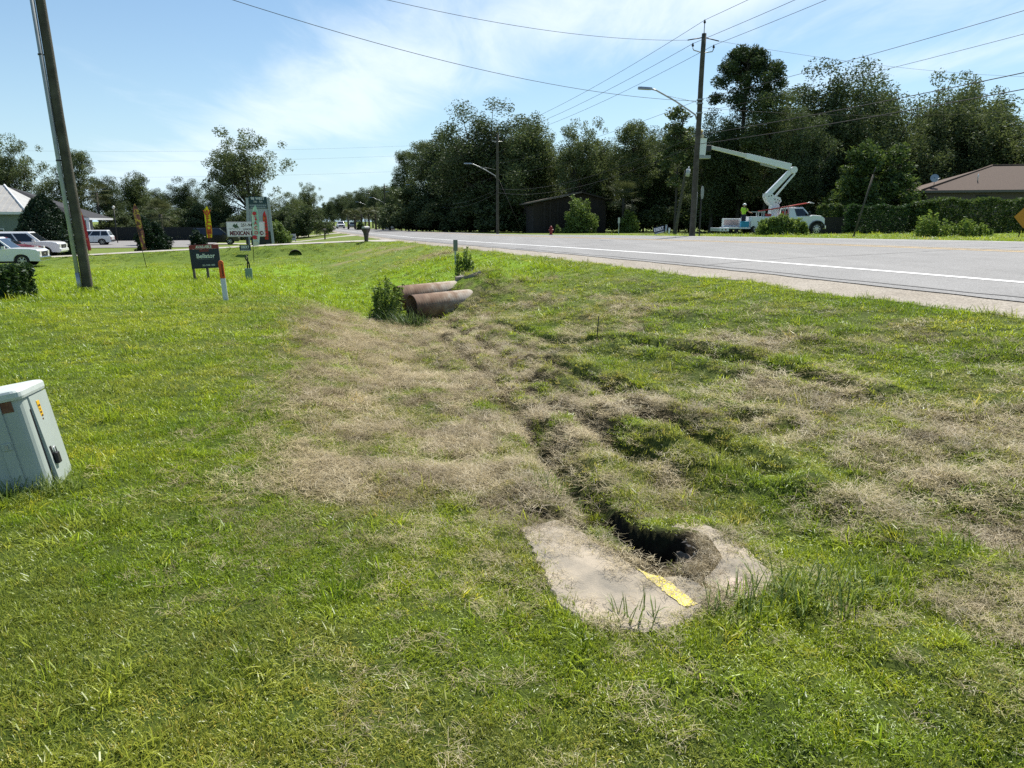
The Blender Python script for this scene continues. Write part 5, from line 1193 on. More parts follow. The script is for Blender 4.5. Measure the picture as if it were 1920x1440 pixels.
# boom
b = MB(); b.loft([rounded(.05, .87, -.36, .36, 1.0, .1), rounded(.12, .80, -.30, .30, 2.28, .1)]); b.build('pedestal', tw, bt)
turp = [(-.42, 3.2), (-.02, 3.24), (.30, 3.02), (.78, 2.88), (.90, 2.60), (.72, 2.36), (.45, 2.24), (.05, 2.30), (-.22, 2.55), (-.42, 2.92)]
b = MB(); b.prism(turp, -.30, -.20); b.prism(turp, .20, .30); b.box((.1, -.2, 2.28), (.75, .2, 2.6)); tr_ = b.build('turret', tw, bt)
for x, z in ((.35, 2.75), (.58, 2.72), (.72, 2.62), (.45, 2.52), (.65, 2.45), (.05, 3.02), (-.15, 2.98)):
    b = MB(); b.disc((x, -.302, z), 'y', .05, .012, 10); b.build('bolt', trim, tr_)
def beam(name, p, q, w0, h0, w1, h1, m, parent, y=0.0):
    a, c = Vector((p[0], y, p[1])), Vector((q[0], y, q[1])); d = (c - a).normalized(); up = Vector((-d.z, 0, d.x)); b = MB(); sd_ = Vector((0, 1, 0))
    b.loft([[o + sd_ * w * i + up * h * j for i, j in ((-.5, -.5), (.5, -.5), (.5, .5), (-.5, .5))] for o, w, h in ((a, w0, h0), (c, w1, h1))]); return b.build(name, m, parent, bevel=.02)
beam('lower_boom', (-.18, 3.08), (1.68, 5.05), .34, .40, .30, .34, tw, bt)
beam('leveling_rod', (.42, 2.95), (1.86, 4.72), .10, .14, .10, .14, tw, bt, -.12)
b = MB(); b.disc((1.76, 0, 4.98), 'y', .26, .42, 18); b.build('elbow', tw, bt)
b = MB(); b.box((1.80, -.14, 5.10), (1.94, .14, 5.20)); b.build('orange_guard', mat('orange_guard', (.6, .16, .03), .6), bt)
beam('upper_boom', (1.50, 5.20), (-2.1, 6.02), .34, .50, .30, .40, tw, bt)
beam('boom_tip', (-2.0, 6.0), (-5.0, 6.66), .25, .30, .20, .24, mat('fibreglass_cream', (.62, .62, .58), .5), bt)
beam('boom_cylinder', (.4, 5.12), (-.9, 5.42), .12, .12, .12, .12, shadegrey, bt)
b = MB(); b.box((-5.35, -.12, 6.35), (-4.9, .12, 6.80), bev=.02); b.build('bucket_bracket', dark_metal, bt)
b = MB(); b.loft([rounded(-6.02 + e, -5.36 - e, -.36 + e, .36 - e, z, .06) for e, z in ((.04, 6.05), (.0, 7.22), (-.03, 7.24), (-.03, 7.28))] + [rounded(-5.97 + e, -5.41 - e, -.31 + e, .31 - e, z, .05) for e, z in ((.0, 7.28), (.03, 6.10))]); b.build('bucket', tw, bt)
b = MB(); b.box((-6.0, -.34, 5.80), (-5.0, .30, 6.03)); b.build('bucket_step', shadegrey, bt)
# ladder rack with ladder
redm = mat('red_ladder', (.42, .04, .03), .5)
ld = Vector((2.86 + 1.07, 0, 2.44 - 1.80)).normalized()
b = MB()
for y in (-.95, -.62): b.tube([(-1.07, y, 1.82), (2.86, y, 2.46)], .045, 6)
for k in range(14): p = Vector((-1.0, 0, 1.83)) + ld * (.28 * k); b.tube([(p.x, -.95, p.z), (p.x, -.62, p.z)], .018, 5)
b.build('ladder', redm, bt)
b = MB()
for x, h in ((-1.15, 1.80), (-.72, 1.85), (.95, 2.13)):
    for y in (-.98, -.60): b.box((x - .03, y - .03, 1.42), (x + .03, y + .03, h))
b.box((-1.75, -1.0, 1.74), (-.6, -.93, 1.80)); b.build('ladder_rack', galv, bt)
b = MB(); b.tube([(2.45, -.95, 2.40), (2.9, -.95, 2.50), (3.25, -.9, 2.42), (3.0, -.6, 2.46)], .035, 6); b.build('ladder_hook', galv, bt)
b = MB(); b.disc((-.25, -.7, 1.52), 'z', .22, .22, 14); b.build('red_drum', redm, bt)
b = MB(); b.disc((1.0, -.75, 1.62), 'z', .18, .42, 14); b.build('red_drum', redm, bt)
def on_truck(x, y, z):
    a = R(3); return (tx + x * math.cos(a) - y * math.sin(a), ty + x * math.sin(a) + y * math.cos(a), tz + z)
hv = mat('hi_vis_shirt', (.36, .62, .03), .7); jeans = mat('navy_trousers', (.012, .016, .035), .85)
person('person', 'person in lime shirt and white helmet standing on the truck rear deck', on_truck(-2.16, -.55, .605), R(-58), hv, jeans, mat('white_helmet', (.72, .73, .72), .35))
person('person', 'person with pale yellow helmet standing in the raised bucket', on_truck(-5.69, 0, 6.11), R(60), mat('tan_shirt', (.40, .36, .22), .8), jeans, mat('yellow_helmet', (.70, .58, .22), .35), arm='down')
cl = thing('cooler', 'bright blue cooler box on the truck rear deck beside the worker', 'cooler', on_truck(-2.20, -.98, .605), R(3))
b = MB(); b.box((-.32, -.12, 0), (.32, .14, .38), bev=.02); b.build('box', mat('cooler_blue', (.02, .26, .42), .45), cl)
b = MB(); b.box((-.33, -.13, .382), (.33, .15, .45), bev=.02); b.build('lid', mat('cooler_lid', (.05, .36, .50), .45), cl)
# ------------------------------------------------------------------ signs and feather flags (read from -Y, posts on the ground)
def facing(px, py, D, extra=0): x, y, z = at(px, py, D); return (x, y, z), math.atan2(-x, y) * 0 + R(extra)
navy = mat('navy_panel', (.010, .016, .045), .4); redp = mat('red_panel', (.22, .022, .03), .4); wl_ = mat('white_letters', (.75, .76, .76), .5); post_w = mat('grey_wood_post', (.17, .14, .11), .9, col2=(.11, .09, .07), nscale=6)
p_, _ = facing(390, 521, 28.0)
s = thing('real_estate_sign', 'navy realty sign with red AVAILABLE strip on three wooden posts', 'sign', p_, R(16))
s.rotation_euler = (R(2), R(-2), R(14))
b = MB(); b.box((-.53, -.03, .46), (.53, -.005, 1.20)); pn = b.build('panel', navy, s)
b = MB(); b.box((-.53, -.032, 1.203), (.53, -.003, 1.36)); st_ = b.build('strip', redp, s)
text('lettering', 'AVAILABLE', .15, (0, -.036, 1.278), wl_, st_, sx=.78, bold=.003)
text('lettering', 'Bellator', .235, (.03, -.034, .93), wl_, pn, bold=.004, sx=.9)
text('lettering', '251.948.1000', .085, (.10, -.034, .575), wl_, pn)
b = MB(); b.box((-.28, -.033, .803), (.33, -.0305, .812)); b.build('underline', mat('dim_letters', (.20, .22, .26), .5), pn)
for k in range(2):
    b = MB(); b.box((-.17, -.033, 1.105 + .045 * k), (.17, -.0305, 1.135 + .045 * k)); b.build('red_print', redp, pn)
for x in (-.48, .02, .49):
    b = MB(); b.box((x - .045, 0, -.2), (x + .045, .09, 1.33)); b.build('post', post_w, s)
# Mexican restaurant sign
p_, _ = facing(462, 460, 60.0)
s = thing('restaurant_sign', 'white box sign reading MEXICAN FOOD on a dark post', 'sign', p_, R(17))
H0 = zrow(444, 60) - p_[2]; H1 = zrow(416, 60) - p_[2]
bx = MB(); bx.box((-1.42, -.14, H0), (1.55, .14, H1), bev=.02); bxo = bx.build('box', mat('sign_frame', (.40, .41, .41), .5), s)
bx = MB(); bx.box((-1.36, -.150, H0 + .06), (1.49, -.142, H1 - .06)); fc = bx.build('face', mat('sign_white', (.66, .67, .66), .4), bxo)
dk = mat('dark_letters', (.03, .02, .02), .5); mr_ = mat('maroon_letters', (.10, .012, .018), .5)
text('lettering', '251-943-1', .34, (.34, -.153, H1 - .27), dk, fc, bold=.008, sx=.9)
text('lettering', 'LUNCH MENU', .22, (.45, -.153, H1 - .60), dk, fc, bold=.005, sx=.85)
text('lettering', 'MEXICAN FOOD', .46, (.12, -.153, H0 + .28), mr_, fc, bold=.022, sx=.76)
lg = MB(); lg.add([(-.95, -.153, H1 - .35), (-.80, -.153, H1 - .12), (-.72, -.153, H1 - .25), (-.58, -.153, H1 - .10), (-.55, -.153, H1 - .32), (-.40, -.153, H1 - .45), (-.75, -.153, H1 - .50)], [(0, 1, 2, 3, 4, 5, 6)]); lg.build('emblem', mat('emblem_green', (.03, .07, .03), .5), fc)
lg = MB(); lg.tube([(-1.25 + .08 * k, -.153, H1 - .55 + .07 * math.sin(k * 2.2)) for k in range(12)], .012, 4); lg.build('script', dk, fc)
bx = MB(); bx.box((.0, -.09, -.3), (.20, .09, H0)); bx.build('post', dark_metal, s)
# monument sign
p_, _ = facing(489, 449, 72.0)
s = thing('monument_sign', 'tall grey tapered monument sign headed 98 WEST', 'sign', p_, R(17))
sg = mat('monument_grey', (.36, .39, .41), .6, col2=(.31, .34, .36), nscale=2); sgd = mat('monument_teal', (.012, .045, .055), .5)
Ht = zrow(373, 72) - p_[2]; Hb = zrow(433, 72) - p_[2]
for sgn in (-1, 1):
    bx = MB(); bx.add([(sgn * 1.28, -.2, 0), (sgn * 1.04, -.2, 0), (sgn * .86, -.2, Ht), (sgn * 1.10, -.2, Ht), (sgn * 1.28, .2, 0), (sgn * 1.04, .2, 0), (sgn * .86, .2, Ht), (sgn * 1.10, .2, Ht)], [(0, 1, 2, 3), (4, 7, 6, 5), (0, 4, 5, 1), (1, 5, 6, 2), (2, 6, 7, 3), (3, 7, 4, 0)]); bx.build('pillar', sg, s)
    bx = MB(); bx.box((sgn * .98 - .17, -.24, Ht + .003), (sgn * .98 + .17, .24, Ht + .10)); bx.build('pillar_cap', sg, s)
bx = MB(); bx.add([(-1.0, -.1, Hb), (1.0, -.1, Hb), (.86, -.1, Ht - .9), (-.86, -.1, Ht - .9), (-1.0, .1, Hb), (1.0, .1, Hb), (.86, .1, Ht - .9), (-.86, .1, Ht - .9)], [(0, 1, 2, 3), (4, 7, 6, 5), (0, 4, 5, 1), (1, 5, 6, 2), (2, 6, 7, 3), (3, 7, 4, 0)]); bx.build('panel', sg, s)
bx = MB(); bx.box((-.85, -.14, Ht - .92), (.85, .14, Ht - .45)); lo_ = bx.build('lower_header', mat('monument_blue', (.05, .085, .10), .5), s)
bx = MB(); bx.box((-.85, -.16, Ht - .44), (.85, .16, Ht + .22)); hd_ = bx.build('header', sgd, s)
text('lettering', '98 WEST', .36, (0, -.164, Ht + .02), wl_, hd_, bold=.006, sx=.92); text('lettering', '700 - 734', .24, (0, -.164, Ht - .28), wl_, hd_, sx=.9)
for k, (a, z) in enumerate(((.80, .60), (.70, .80))):
    for j in range(9):
        bx = MB(); bx.box((-a + j * 2 * a / 9, -.146, Ht - z - .05), (-a + (j + .75) * 2 * a / 9, -.142, Ht - z + .05)); bx.build('print_line', mat('pale_print', (.32, .36, .38), .5), lo_)
bx = MB(); bx.box((-.9, -.1, 0), (.9, .1, Hb - .05)); bx.build('base', dark_metal, s)
p_, _ = facing(507, 451, 70.0)
s = thing('small_grey_box', 'small grey cabinet at the foot of the monument sign', 'utility box', p_, R(17)); b = MB(); b.box((-.32, -.2, -.05), (.32, .2, .42), bev=.02); b.build('cabinet', sg, s); b = MB(); b.box((-.36, -.24, .423), (.36, .24, .47)); b.build('lid', galv, s)
# yard signs
def yard(name, label, px, py, D, rz, roll=0, w=.62, h=.40):
    p, _ = facing(px, py, D); s = thing(name, label, 'yard sign', p, rot=(0, R(roll), R(rz)))
    for x in (-.2, .2): b = MB(); b.tube([(x, 0, -.2), (x, 0, .32)], .007, 5); b.build('wire_leg', galv, s)
    b = MB(); b.box((-w / 2, -.008, .18), (w / 2, .0, .18 + h)); pn = b.build('panel', mat('yard_navy', (.02, .035, .06), .4), s)
    text('lettering', 'EBERT', .27, (0, -.012, .22 + h / 2), wl_, pn, bold=.006, sx=.80); b = MB(); b.box((-w / 2 + .06, -.0105, .205), (w / 2 - .06, -.0085, .235)); b.build('print_line', wl_, pn)
yard('yard_sign', 'dark yard sign reading EBERT in front of the restaurant sign', 460, 468, 53.5, 10, 0, .80, .42)
yard('yard_sign', 'tilted dark yard sign reading EBERT across the road', 1238, 442, 44.0, -8, -14)
# feather flags
def flag_mat(name, stops, sc):
    m = bpy.data.materials.new(name); m.use_nodes = True; n, l = nt(m); b = n['Principled BSDF']; b.inputs['Roughness'].default_value = .7
    t = n.new('ShaderNodeTexCoord'); x = n.new('ShaderNodeTexNoise'); x.inputs['Scale'].default_value = sc; x.inputs['Detail'].default_value = 3; l.new(t.outputs['Object'], x.inputs[0])
    r = n.new('ShaderNodeValToRGB'); l.new(x.outputs[0], r.inputs[0]); e = r.color_ramp.elements; r.color_ramp.interpolation = 'CONSTANT'
    for k, (p, c) in enumerate(stops):
        if k > 1: e.new(p)
        e[k].position = p; e[k].color = (*c, 1)
    l.new(r.outputs[0], b.inputs['Base Color']); return m
def feather(name, label, px, py, D, ytop, wpx, ybot, m, rz, lean, letters=None, lm=None, lsize=.3, bend=0.0, twist=0.0, col2=None, group='feather flags'):
    p, _ = facing(px, py, D); s = thing(name, label, 'flag', p, rot=(0, R(lean), R(rz)), group=group)
    H = zrow(ytop, D) - p[2]; z0 = zrow(ybot, D) - p[2]; w = wpx / FPX * D
    b = MB(); b.tube([(0, 0, -.2), (0, 0, H * .80), (.03 * w, 0, H * .86), (.22 * w, 0, H * .94), (.55 * w, 0, H)], [.020, .016, .012, .009, .006], 6); b.build('pole', dark_metal, s)
    n = 26; L, Rr = [], []
    for k in range(n + 1):
        f = k / n; z = z0 + (H - z0) * f
        tw_ = twist * math.sin(f * 5.5) + bend * math.sin(f * 9 + 1) * .3
        xl_ = .0 if f < .80 else .58 * w * ((f - .80) / .20) ** 2; xr_ = w * (.86 + .14 * min(1, f * 4)) if f < .72 else w * (1 - .40 * ((f - .72) / .28) ** 2)
        ww = max(xr_ - xl_, .03); y = .06 * math.sin(f * 8) * (1 if bend or twist else .3)
        L.append((xl_ + .005, -.004, z)); Rr.append((xl_ + ww * math.cos(tw_), y - math.sin(tw_) * ww * .8, z - .02 * math.sin(f * 4)))
    V = []; 
    for a, c in zip(L, Rr): V += [a, lerp3(a, c, .5), c]
    F = [(3 * k + j, 3 * k + j + 1, 3 * k + j + 4, 3 * k + j + 3) for k in range(n) for j in range(2)]
    bb = MB(); bb.add(V, F, smooth=True); bb.add([(x, y + .004, z) for x, y, z in V], [tuple(reversed(f)) for f in F], smooth=True); fl = bb.build('sail', m, s)
    if letters:
        nL = len(letters); zt = z0 + (H - z0) * .86
        for i, ch in enumerate(letters):
            z = zt - (zt - z0) * (i + .5) / nL; k = min(n, max(0, int((z - z0) / (H - z0) * n))); mid = lerp3(L[k], Rr[k], .54)
            text('lettering', ch, lsize, (mid[0], mid[1] - .05 - .0, z), lm, fl, bold=lsize * .03)
    return s
yel = mat('flag_yellow', (.78, .60, .015), .7); redl = mat('flag_red_letters', (.48, .06, .02), .6)
feather('feather_flag', 'yellow feather flag with red WELCOME letters behind the realty sign', 392, 474, 46, 387, 10.5, 446, yel, 12, -1.5, 'WELCOME', redl, .42)
feather('feather_flag', 'brown and yellow rippled feather flag left of the realty sign', 274, 493, 45, 382, 11, 468, flag_mat('flag_brown', [(0, (.06, .02, .025)), (.42, (.26, .07, .07)), (.52, (.55, .35, .05)), (.58, (.12, .04, .03))], 3.2), 10, -7.5, bend=1.0, twist=.5)
tf = feather('feather_flag', 'pale green taco feather flag with red letters before the monument sign', 475, 478, 50, 385, 13, 459, flag_mat('flag_mint', [(0, (.36, .56, .48)), (.48, (.58, .66, .61)), (.60, (.66, .69, .66))], 1.5), 10, 1.2, ' TACOS ', mat('flag_pink_letters', (.60, .05, .09), .6), .30)
feather('feather_flag', 'red to orange feather flag right of the taco flag', 498, 457, 62, 396, 7, 449, flag_mat('flag_redorange', [(0, (.50, .02, .02)), (.55, (.60, .12, .02)), (.68, (.62, .30, .05))], .8), 20, -1.5, '=======', mat('flag_dark_letters', (.16, .07, .01), .6), .32)
feather('feather_flag', 'thin red feather flag partly hidden behind the leaning pole', 167, 474, 52, 392, 6, 470, flag_mat('flag_red', [(0, (.40, .02, .03)), (.55, (.55, .10, .06)), (.68, (.6, .40, .10))], 3.0), 30, -6)
sail = [c for c in tf.children if c.name.startswith('sail')][0]
Hs = max(v.co.z for v in sail.data.vertices)
for k, (x, z, r_, m_) in enumerate([(.22, Hs - .55, .13, redl), (.15, Hs - 2.15, .14, redl), (.30, Hs - .95, .07, redl)]):
    b = MB(); b.disc((x, -.06, z), 'y', r_, .01, 14); b.build('tomato_print', mat('tomato', (.58, .03, .05), .6), sail)
b = MB(); b.prism([(.02, Hs - 2.75), (.40, Hs - 2.70), (.36, Hs - 2.48), (.20, Hs - 2.38), (.06, Hs - 2.48)], -.066, -.060); b.build('taco_print', mat('taco_pale', (.62, .58, .50), .6), sail)
# mailboxes
mpst = mat('mailbox_brown', (.055, .05, .045), .7)
p_, _ = facing(687, 452, 57.0)
s = thing('mailbox', 'dark moulded mailbox post by the driveway mouth', 'mailbox', p_, R(-20))
b = MB(); b.loft([rounded(-.10 - e, .10 + e, -.14 - g, .14 + g, z, .04) for e, g, z in ((0, 0, -.1), (.02, .02, .35), (.05, .06, .65), (.12, .16, .88), (.13, .20, 1.02))]); b.build('post', mpst, s)
b = MB(); rings = []
for y in (-.36, .36): rings.append([(-.14, y, 1.022), (.14, y, 1.022)] + [(.14 * math.cos(a), y, 1.10 + .08 * math.sin(a)) for a in [math.pi * k / 8 for k in range(9)]])
b.loft(rings); b.build('box', mat('mailbox_lid', (.42, .42, .40), .6), s)
p_, _ = facing(609, 441, 88.0)
s = thing('mailbox', 'far dark mailbox on a thin post', 'mailbox', p_, R(-20))
b = MB(); b.box((-.06, -.06, -.1), (.06, .06, 1.0)); b.build('post', mpst, s)
b = MB(); b.box((-.12, -.3, 1.003), (.12, .3, 1.28), bev=.05); b.build('box', mpst, s)
# small far board signs
def board(name, label, px, py, D, w, z0, z1, m, rz=10, legs=True, pm_=post_w, cat='sign'):
    p, _ = facing(px, py, D); s = thing(name, label, cat, p, R(rz)); b = MB(); b.box((-w / 2, -.04, z0), (w / 2, .04, z1), bev=.01); pn = b.build('panel', m, s)
    b = MB(); b.box((-w / 2 + .1, -.046, (z0 + z1) / 2 - .1), (w / 2 - .1, -.042, (z0 + z1) / 2 + .12)); b.build('print', mat('board_print', (.05, .07, .08), .5), pn)
    for x in ((-w / 2 + .05, w / 2 - .05) if legs else (w / 2 + .08,)): b = MB(); b.box((x - .05, .045, -.1), (x + .05, .13, z1 + (.3 if not legs else 0))); b.build('post', pm_, s)
board('board_sign', 'low grey board sign right of the bright bush', 545, 437, 92.0, 1.2, .15, .95, sg)
board('board_sign', 'pale hanging board sign across the road', 797, 432, 128.0, 1.3, 1.2, 2.3, mat('pale_board', (.34, .40, .42), .6), legs=False, pm_=galv)
p_, _ = facing(731, 427, 165.0)
s = thing('arched_sign', 'far grey sign with an arched white border across the road', 'sign', p_, R(5)); Hs_ = 3.2
poly = [(-1.05, .4), (1.05, .4), (1.05, 1.9), (.8, 2.5), (.35, 3.0), (0, 3.3), (-.35, 3.0), (-.8, 2.5), (-1.05, 1.9)]
b = MB(); b.prism(poly, -.1, .1); b.build('border', sg, s); b = MB(); b.prism([(x * .72, .75 + (z - .4) * .72) for x, z in poly], -.13, -.102); b.build('face', mat('arch_face', (.13, .15, .16), .5), s); b = MB(); b.box((-1.2, -.2, 0), (1.2, .2, .39)); b.build('base', rubm, s)
# far roadside: stop sign, small signs, hydrant, posts
p_, _ = facing(1311, 441, 43.0)
s = thing('stop_sign', 'back of an octagonal stop sign on a steel post beside the main pole', 'sign', p_, R(62))
b = MB(); b.box((-.035, -.035, -.2), (.035, .035, 2.95)); b.build('post', dark_metal, s)
oc = [(.39 * math.cos(R(22.5 + 45 * k)), 2.52 + .39 * math.sin(R(22.5 + 45 * k))) for k in range(8)]
b = MB(); b.prism(oc, -.05, -.038); b.build('plate', mat('sign_back', (.30, .31, .32), .5, .4), s)
p_, _ = facing(1160, 432, 66.0)
s = thing('small_sign', 'small white roadside sign on a thin post before the palm', 'sign', p_, R(-10))
b = MB(); b.box((-.03, -.03, -.1), (.03, .03, 1.5)); b.build('post', galv, s); b = MB(); b.box((-.09, -.045, 1.05), (.09, -.033, 1.55)); b.build('plate', mat('pale_plate', (.45, .46, .46), .5), s)
p_, _ = facing(1033, 439, 62.0)
s = thing('fire_hydrant', 'small red fire hydrant at the far road edge', 'fire hydrant', p_, R(20)); hm = mat('hydrant_red', (.20, .018, .014), .5)
b = MB(); b.tube([(0, 0, 0), (0, 0, .55)], .12, 12); b.disc((0, 0, .03), 'z', .17, .06, 12); b.build('barrel', hm, s)
b = MB(); b.tube([(0, 0, .552), (0, 0, .62), (0, 0, .70), (0, 0, .76)], [.14, .13, .08, .03], 12); b.build('bonnet', hm, s)
for sgn in (-1, 1): b = MB(); b.disc((sgn * .16, 0, .42), 'x', .065, .10, 10); b.build('nozzle', hm, s)
for k, (px, D, h, lab) in enumerate([(1249, 64, .85, 'grey bollard post left of the leaning transformer pole'), (1255, 65, .6, 'short white topped post beside the grey bollard')]):
    p_, _ = facing(px, 428, D); s = thing('bollard', lab, 'bollard', p_); b = MB(); b.tube([(0, 0, -.1), (0, 0, h)], .08, 10); b.build('post', galv if k == 0 else white_paint, s); b = MB(); b.disc((0, 0, h + .02), 'z', .09, .04, 10); b.build('cap', galv, s)
p_, _ = facing(1600, 441, 36.0)
s = thing('leaning_post', 'bare grey post leaning right on the far verge', 'post', p_, rot=(0, R(12.5), 0)); b = MB(); b.tube([(0, 0, -.2), (0, 0, 3.1)], .045, 8); b.build('shaft', wood_pole, s); b = MB(); b.tube([(0, 0, 3.1), (0, 0, 3.45)], [.03, .012], 6); b.build('tip', dark_metal, s)
p_, _ = facing(1916, 446, 33.0)
s = thing('warning_sign', 'edge of an orange warning sign on a dark stand at the right', 'sign', p_, R(-60))
b = MB(); b.prism([(-.45, .95), (0, .45), (.45, .95), (0, 1.45)], -.02, .02); b.build('plate', mat('sign_orange', (.62, .24, .02), .5), s)
for a in (-.25, .25): b = MB(); b.tube([(0, 0, .95), (a, .2, 0)], .025, 6); b.build('stand_leg', dark_metal, s)
lpst = thing('lamp_post', 'thin dark lamp post with a pale globe behind the left lot', 'lamp post', at(220, 448, 92.0)); b = MB(); b.tube([(0, 0, -.1), (0, 0, 4.2)], .06, 8); b.build('post', dark_metal, lpst); b = MB(); b.tube([(0, 0, 4.2), (0, 0, 4.35), (0, 0, 4.5), (0, 0, 4.62)], [.08, .17, .17, .05], 10); b.build('globe', mat('globe', (.6, .58, .5), .3), lpst)
# ------------------------------------------------------------------ buildings
def Q(mb, pts, mi=0):
    mb.add(pts, [(0, 1, 2, 3)] if len(pts) == 4 else [tuple(range(len(pts)))], mi); return mb
# left: grey-green hall with a pale metal roof and dark shingle roof behind, porch wing to the right
gw = mat('grey_green_siding', (.16, .20, .185), .8, col2=(.14, .175, .16), nscale=2); shing = mat('dark_shingles', (.022, .023, .027), .9, col2=(.035, .036, .04), nscale=6, bump=.5)
metal_roof = mat('pale_metal_roof', (.40, .39, .36), .45, .0, col2=(.33, .32, .30), nscale=1.5); trimw = mat('white_trim', (.62, .64, .65), .6)
D1 = 64.0; bx_, by_, bz_ = at(0, 450, D1)
bl = thing('grey_hall', 'grey green hall with pale metal roof at the left edge', 'building', (bx_, by_, bz_), R(17))
k_ = D1 / FPX; eave = zrow(402, D1) - bz_
b = MB(); b.box((-14, 0, -.3), (2.1, 9, eave)); wl2 = b.build('wall', gw, bl)
b = MB(); b.box((-14.4, -.5, eave), (2.5, -.30, eave + .22)); b.build('gutter', trimw, bl)
rz_ = eave + .22
b = MB(); Q(b, [(-14.4, -.45, rz_), (2.45, -.45, rz_), (-.6, 5.0, rz_ + 2.45), (-14.4, 5.0, rz_ + 2.45)]); Q(b, [(2.45, -.45, rz_), (2.45, 9.4, rz_), (-.6, 5.0, rz_ + 2.45)]); Q(b, [(2.45, 9.4, rz_), (-14.4, 9.4, rz_), (-14.4, 5.0, rz_ + 2.45), (-.6, 5.0, rz_ + 2.45)]); rf = b.build('roof', metal_roof, bl)
for j in range(34):
    x = -14.2 + .49 * j; top = min(1.0, (2.45 - x) / 3.05); b = MB(); b.add([(x - .02, -.45, rz_ + .005), (x + .02, -.45, rz_ + .005), (x + .02, -.45 + 5.45 * top, rz_ + 2.45 * top + .03), (x - .02, -.45 + 5.45 * top, rz_ + 2.45 * top + .03), (x, -.45, rz_ + .05), (x, -.45 + 5.45 * top, rz_ + 2.45 * top + .06)], [(0, 4, 5, 3), (4, 1, 2, 5), (0, 1, 4), (3, 5, 2)]); b.build('roof_seam', metal_roof, rf)
b = MB(); b.tube([(2.45, -.45, rz_ + .03), (-.6, 5.0, rz_ + 2.5)], .09, 6); b.build('hip_cap', trimw, rf)
for j, x in enumerate((-1.35, -.15)):
    b = MB(); b.box((x - .60, -.06, .75), (x + .60, -.003, 2.15)); w_ = b.build('window', trimw, wl2)
    for q in (-.28, .28): b = MB(); b.box((x + q - .24, -.075, .83), (x + q + .24, -.062, 2.07)); b.build('pane', glass, w_)
# long dark shingle roof of the rear wing
D2 = 93.0
b2x, b2y, b2z = at(0, 450, D2)
bw = thing('porch_building', 'white trimmed building with long dark shingle roof and open porch', 'building', (b2x, b2y, b2z), R(17))
e2 = zrow(412, D2) - b2z; kk = D2 / FPX * .93; R2 = zrow(347, D2) - b2z
XR = (198 - 0) * kk * .80
b = MB(); b.box((-6, 2.0, -.3), (XR - 4.6, 11, e2)); b.build('wall', mat('pale_siding', (.44, .46, .46), .8), bw)
b = MB(); Q(b, [(-6, -.3, e2 + .25), (XR + .3, -.3, e2 + .25), (XR - 10.2, 6.5, R2), (-6, 6.5, R2 + .1)]); Q(b, [(XR + .3, -.3, e2 + .25), (XR + .3, 13, e2 + .25), (XR - 10.2, 6.5, R2)]); Q(b, [(XR + .3, 13, e2 + .25), (-6, 13, e2 + .25), (-6, 6.5, R2 + .1), (XR - 10.2, 6.5, R2)]); b.build('roof', shing, bw)
b = MB(); b.box((-6, -.35, e2), (XR + .3, -.15, e2 + .26)); b.build('fascia', trimw, bw)
b = MB(); b.box((XR + .1, -.149, e2), (XR + .3, 13, e2 + .24)); b.build('fascia', trimw, bw)
for x in (XR - 6.6, XR - 3.3, XR):
    b = MB(); b.box((x - .16, -.25, -.2), (x + .16, .07, e2 - .003)); b.build('column', trimw, bw)
b = MB(); b.box((XR - 4.55, 3.0, -.2), (XR - .2, 3.2, e2 - .01)); pw = b.build('porch_wall', mat('porch_grey', (.24, .245, .25), .8), bw)
b = MB(); b.box((XR - 1.9, 2.95, 1.4), (XR - 1.4, 2.99, 2.0)); b.build('window', glass, pw)
b = MB(); b.box((XR - 1.5, 2.95, .0), (XR - 1.0, 2.99, .9)); b.build('meter_box', dark_metal, pw)
# paved lot behind the driveway, left
lotm = mat('lot_asphalt', (.19, .185, .18), .9, col2=(.24, .23, .22), nscale=1)
def lot(name, t0, t1, n0, n1, m, dz):
    tt = np.linspace(t0, t1, 24); nn = np.linspace(n0, n1, 24); T, N = np.meshgrid(tt, nn); x, y = xy(T.ravel(), N.ravel()); I = np.arange(576).reshape(24, 24)
    F = np.stack([I[:-1, :-1], I[:-1, 1:], I[1:, 1:], I[1:, :-1]], -1).reshape(-1, 4); return tag(mesh_np(name, np.stack([x, y, base_h(x, y) + dz], -1), F, m, smooth=True), kind='structure')
lot('parking_lot', 84, 128, -48, -9, lotm, .05)
lot('parking_lot', 50, 62.4, -58, -21.5, lotm, .045)
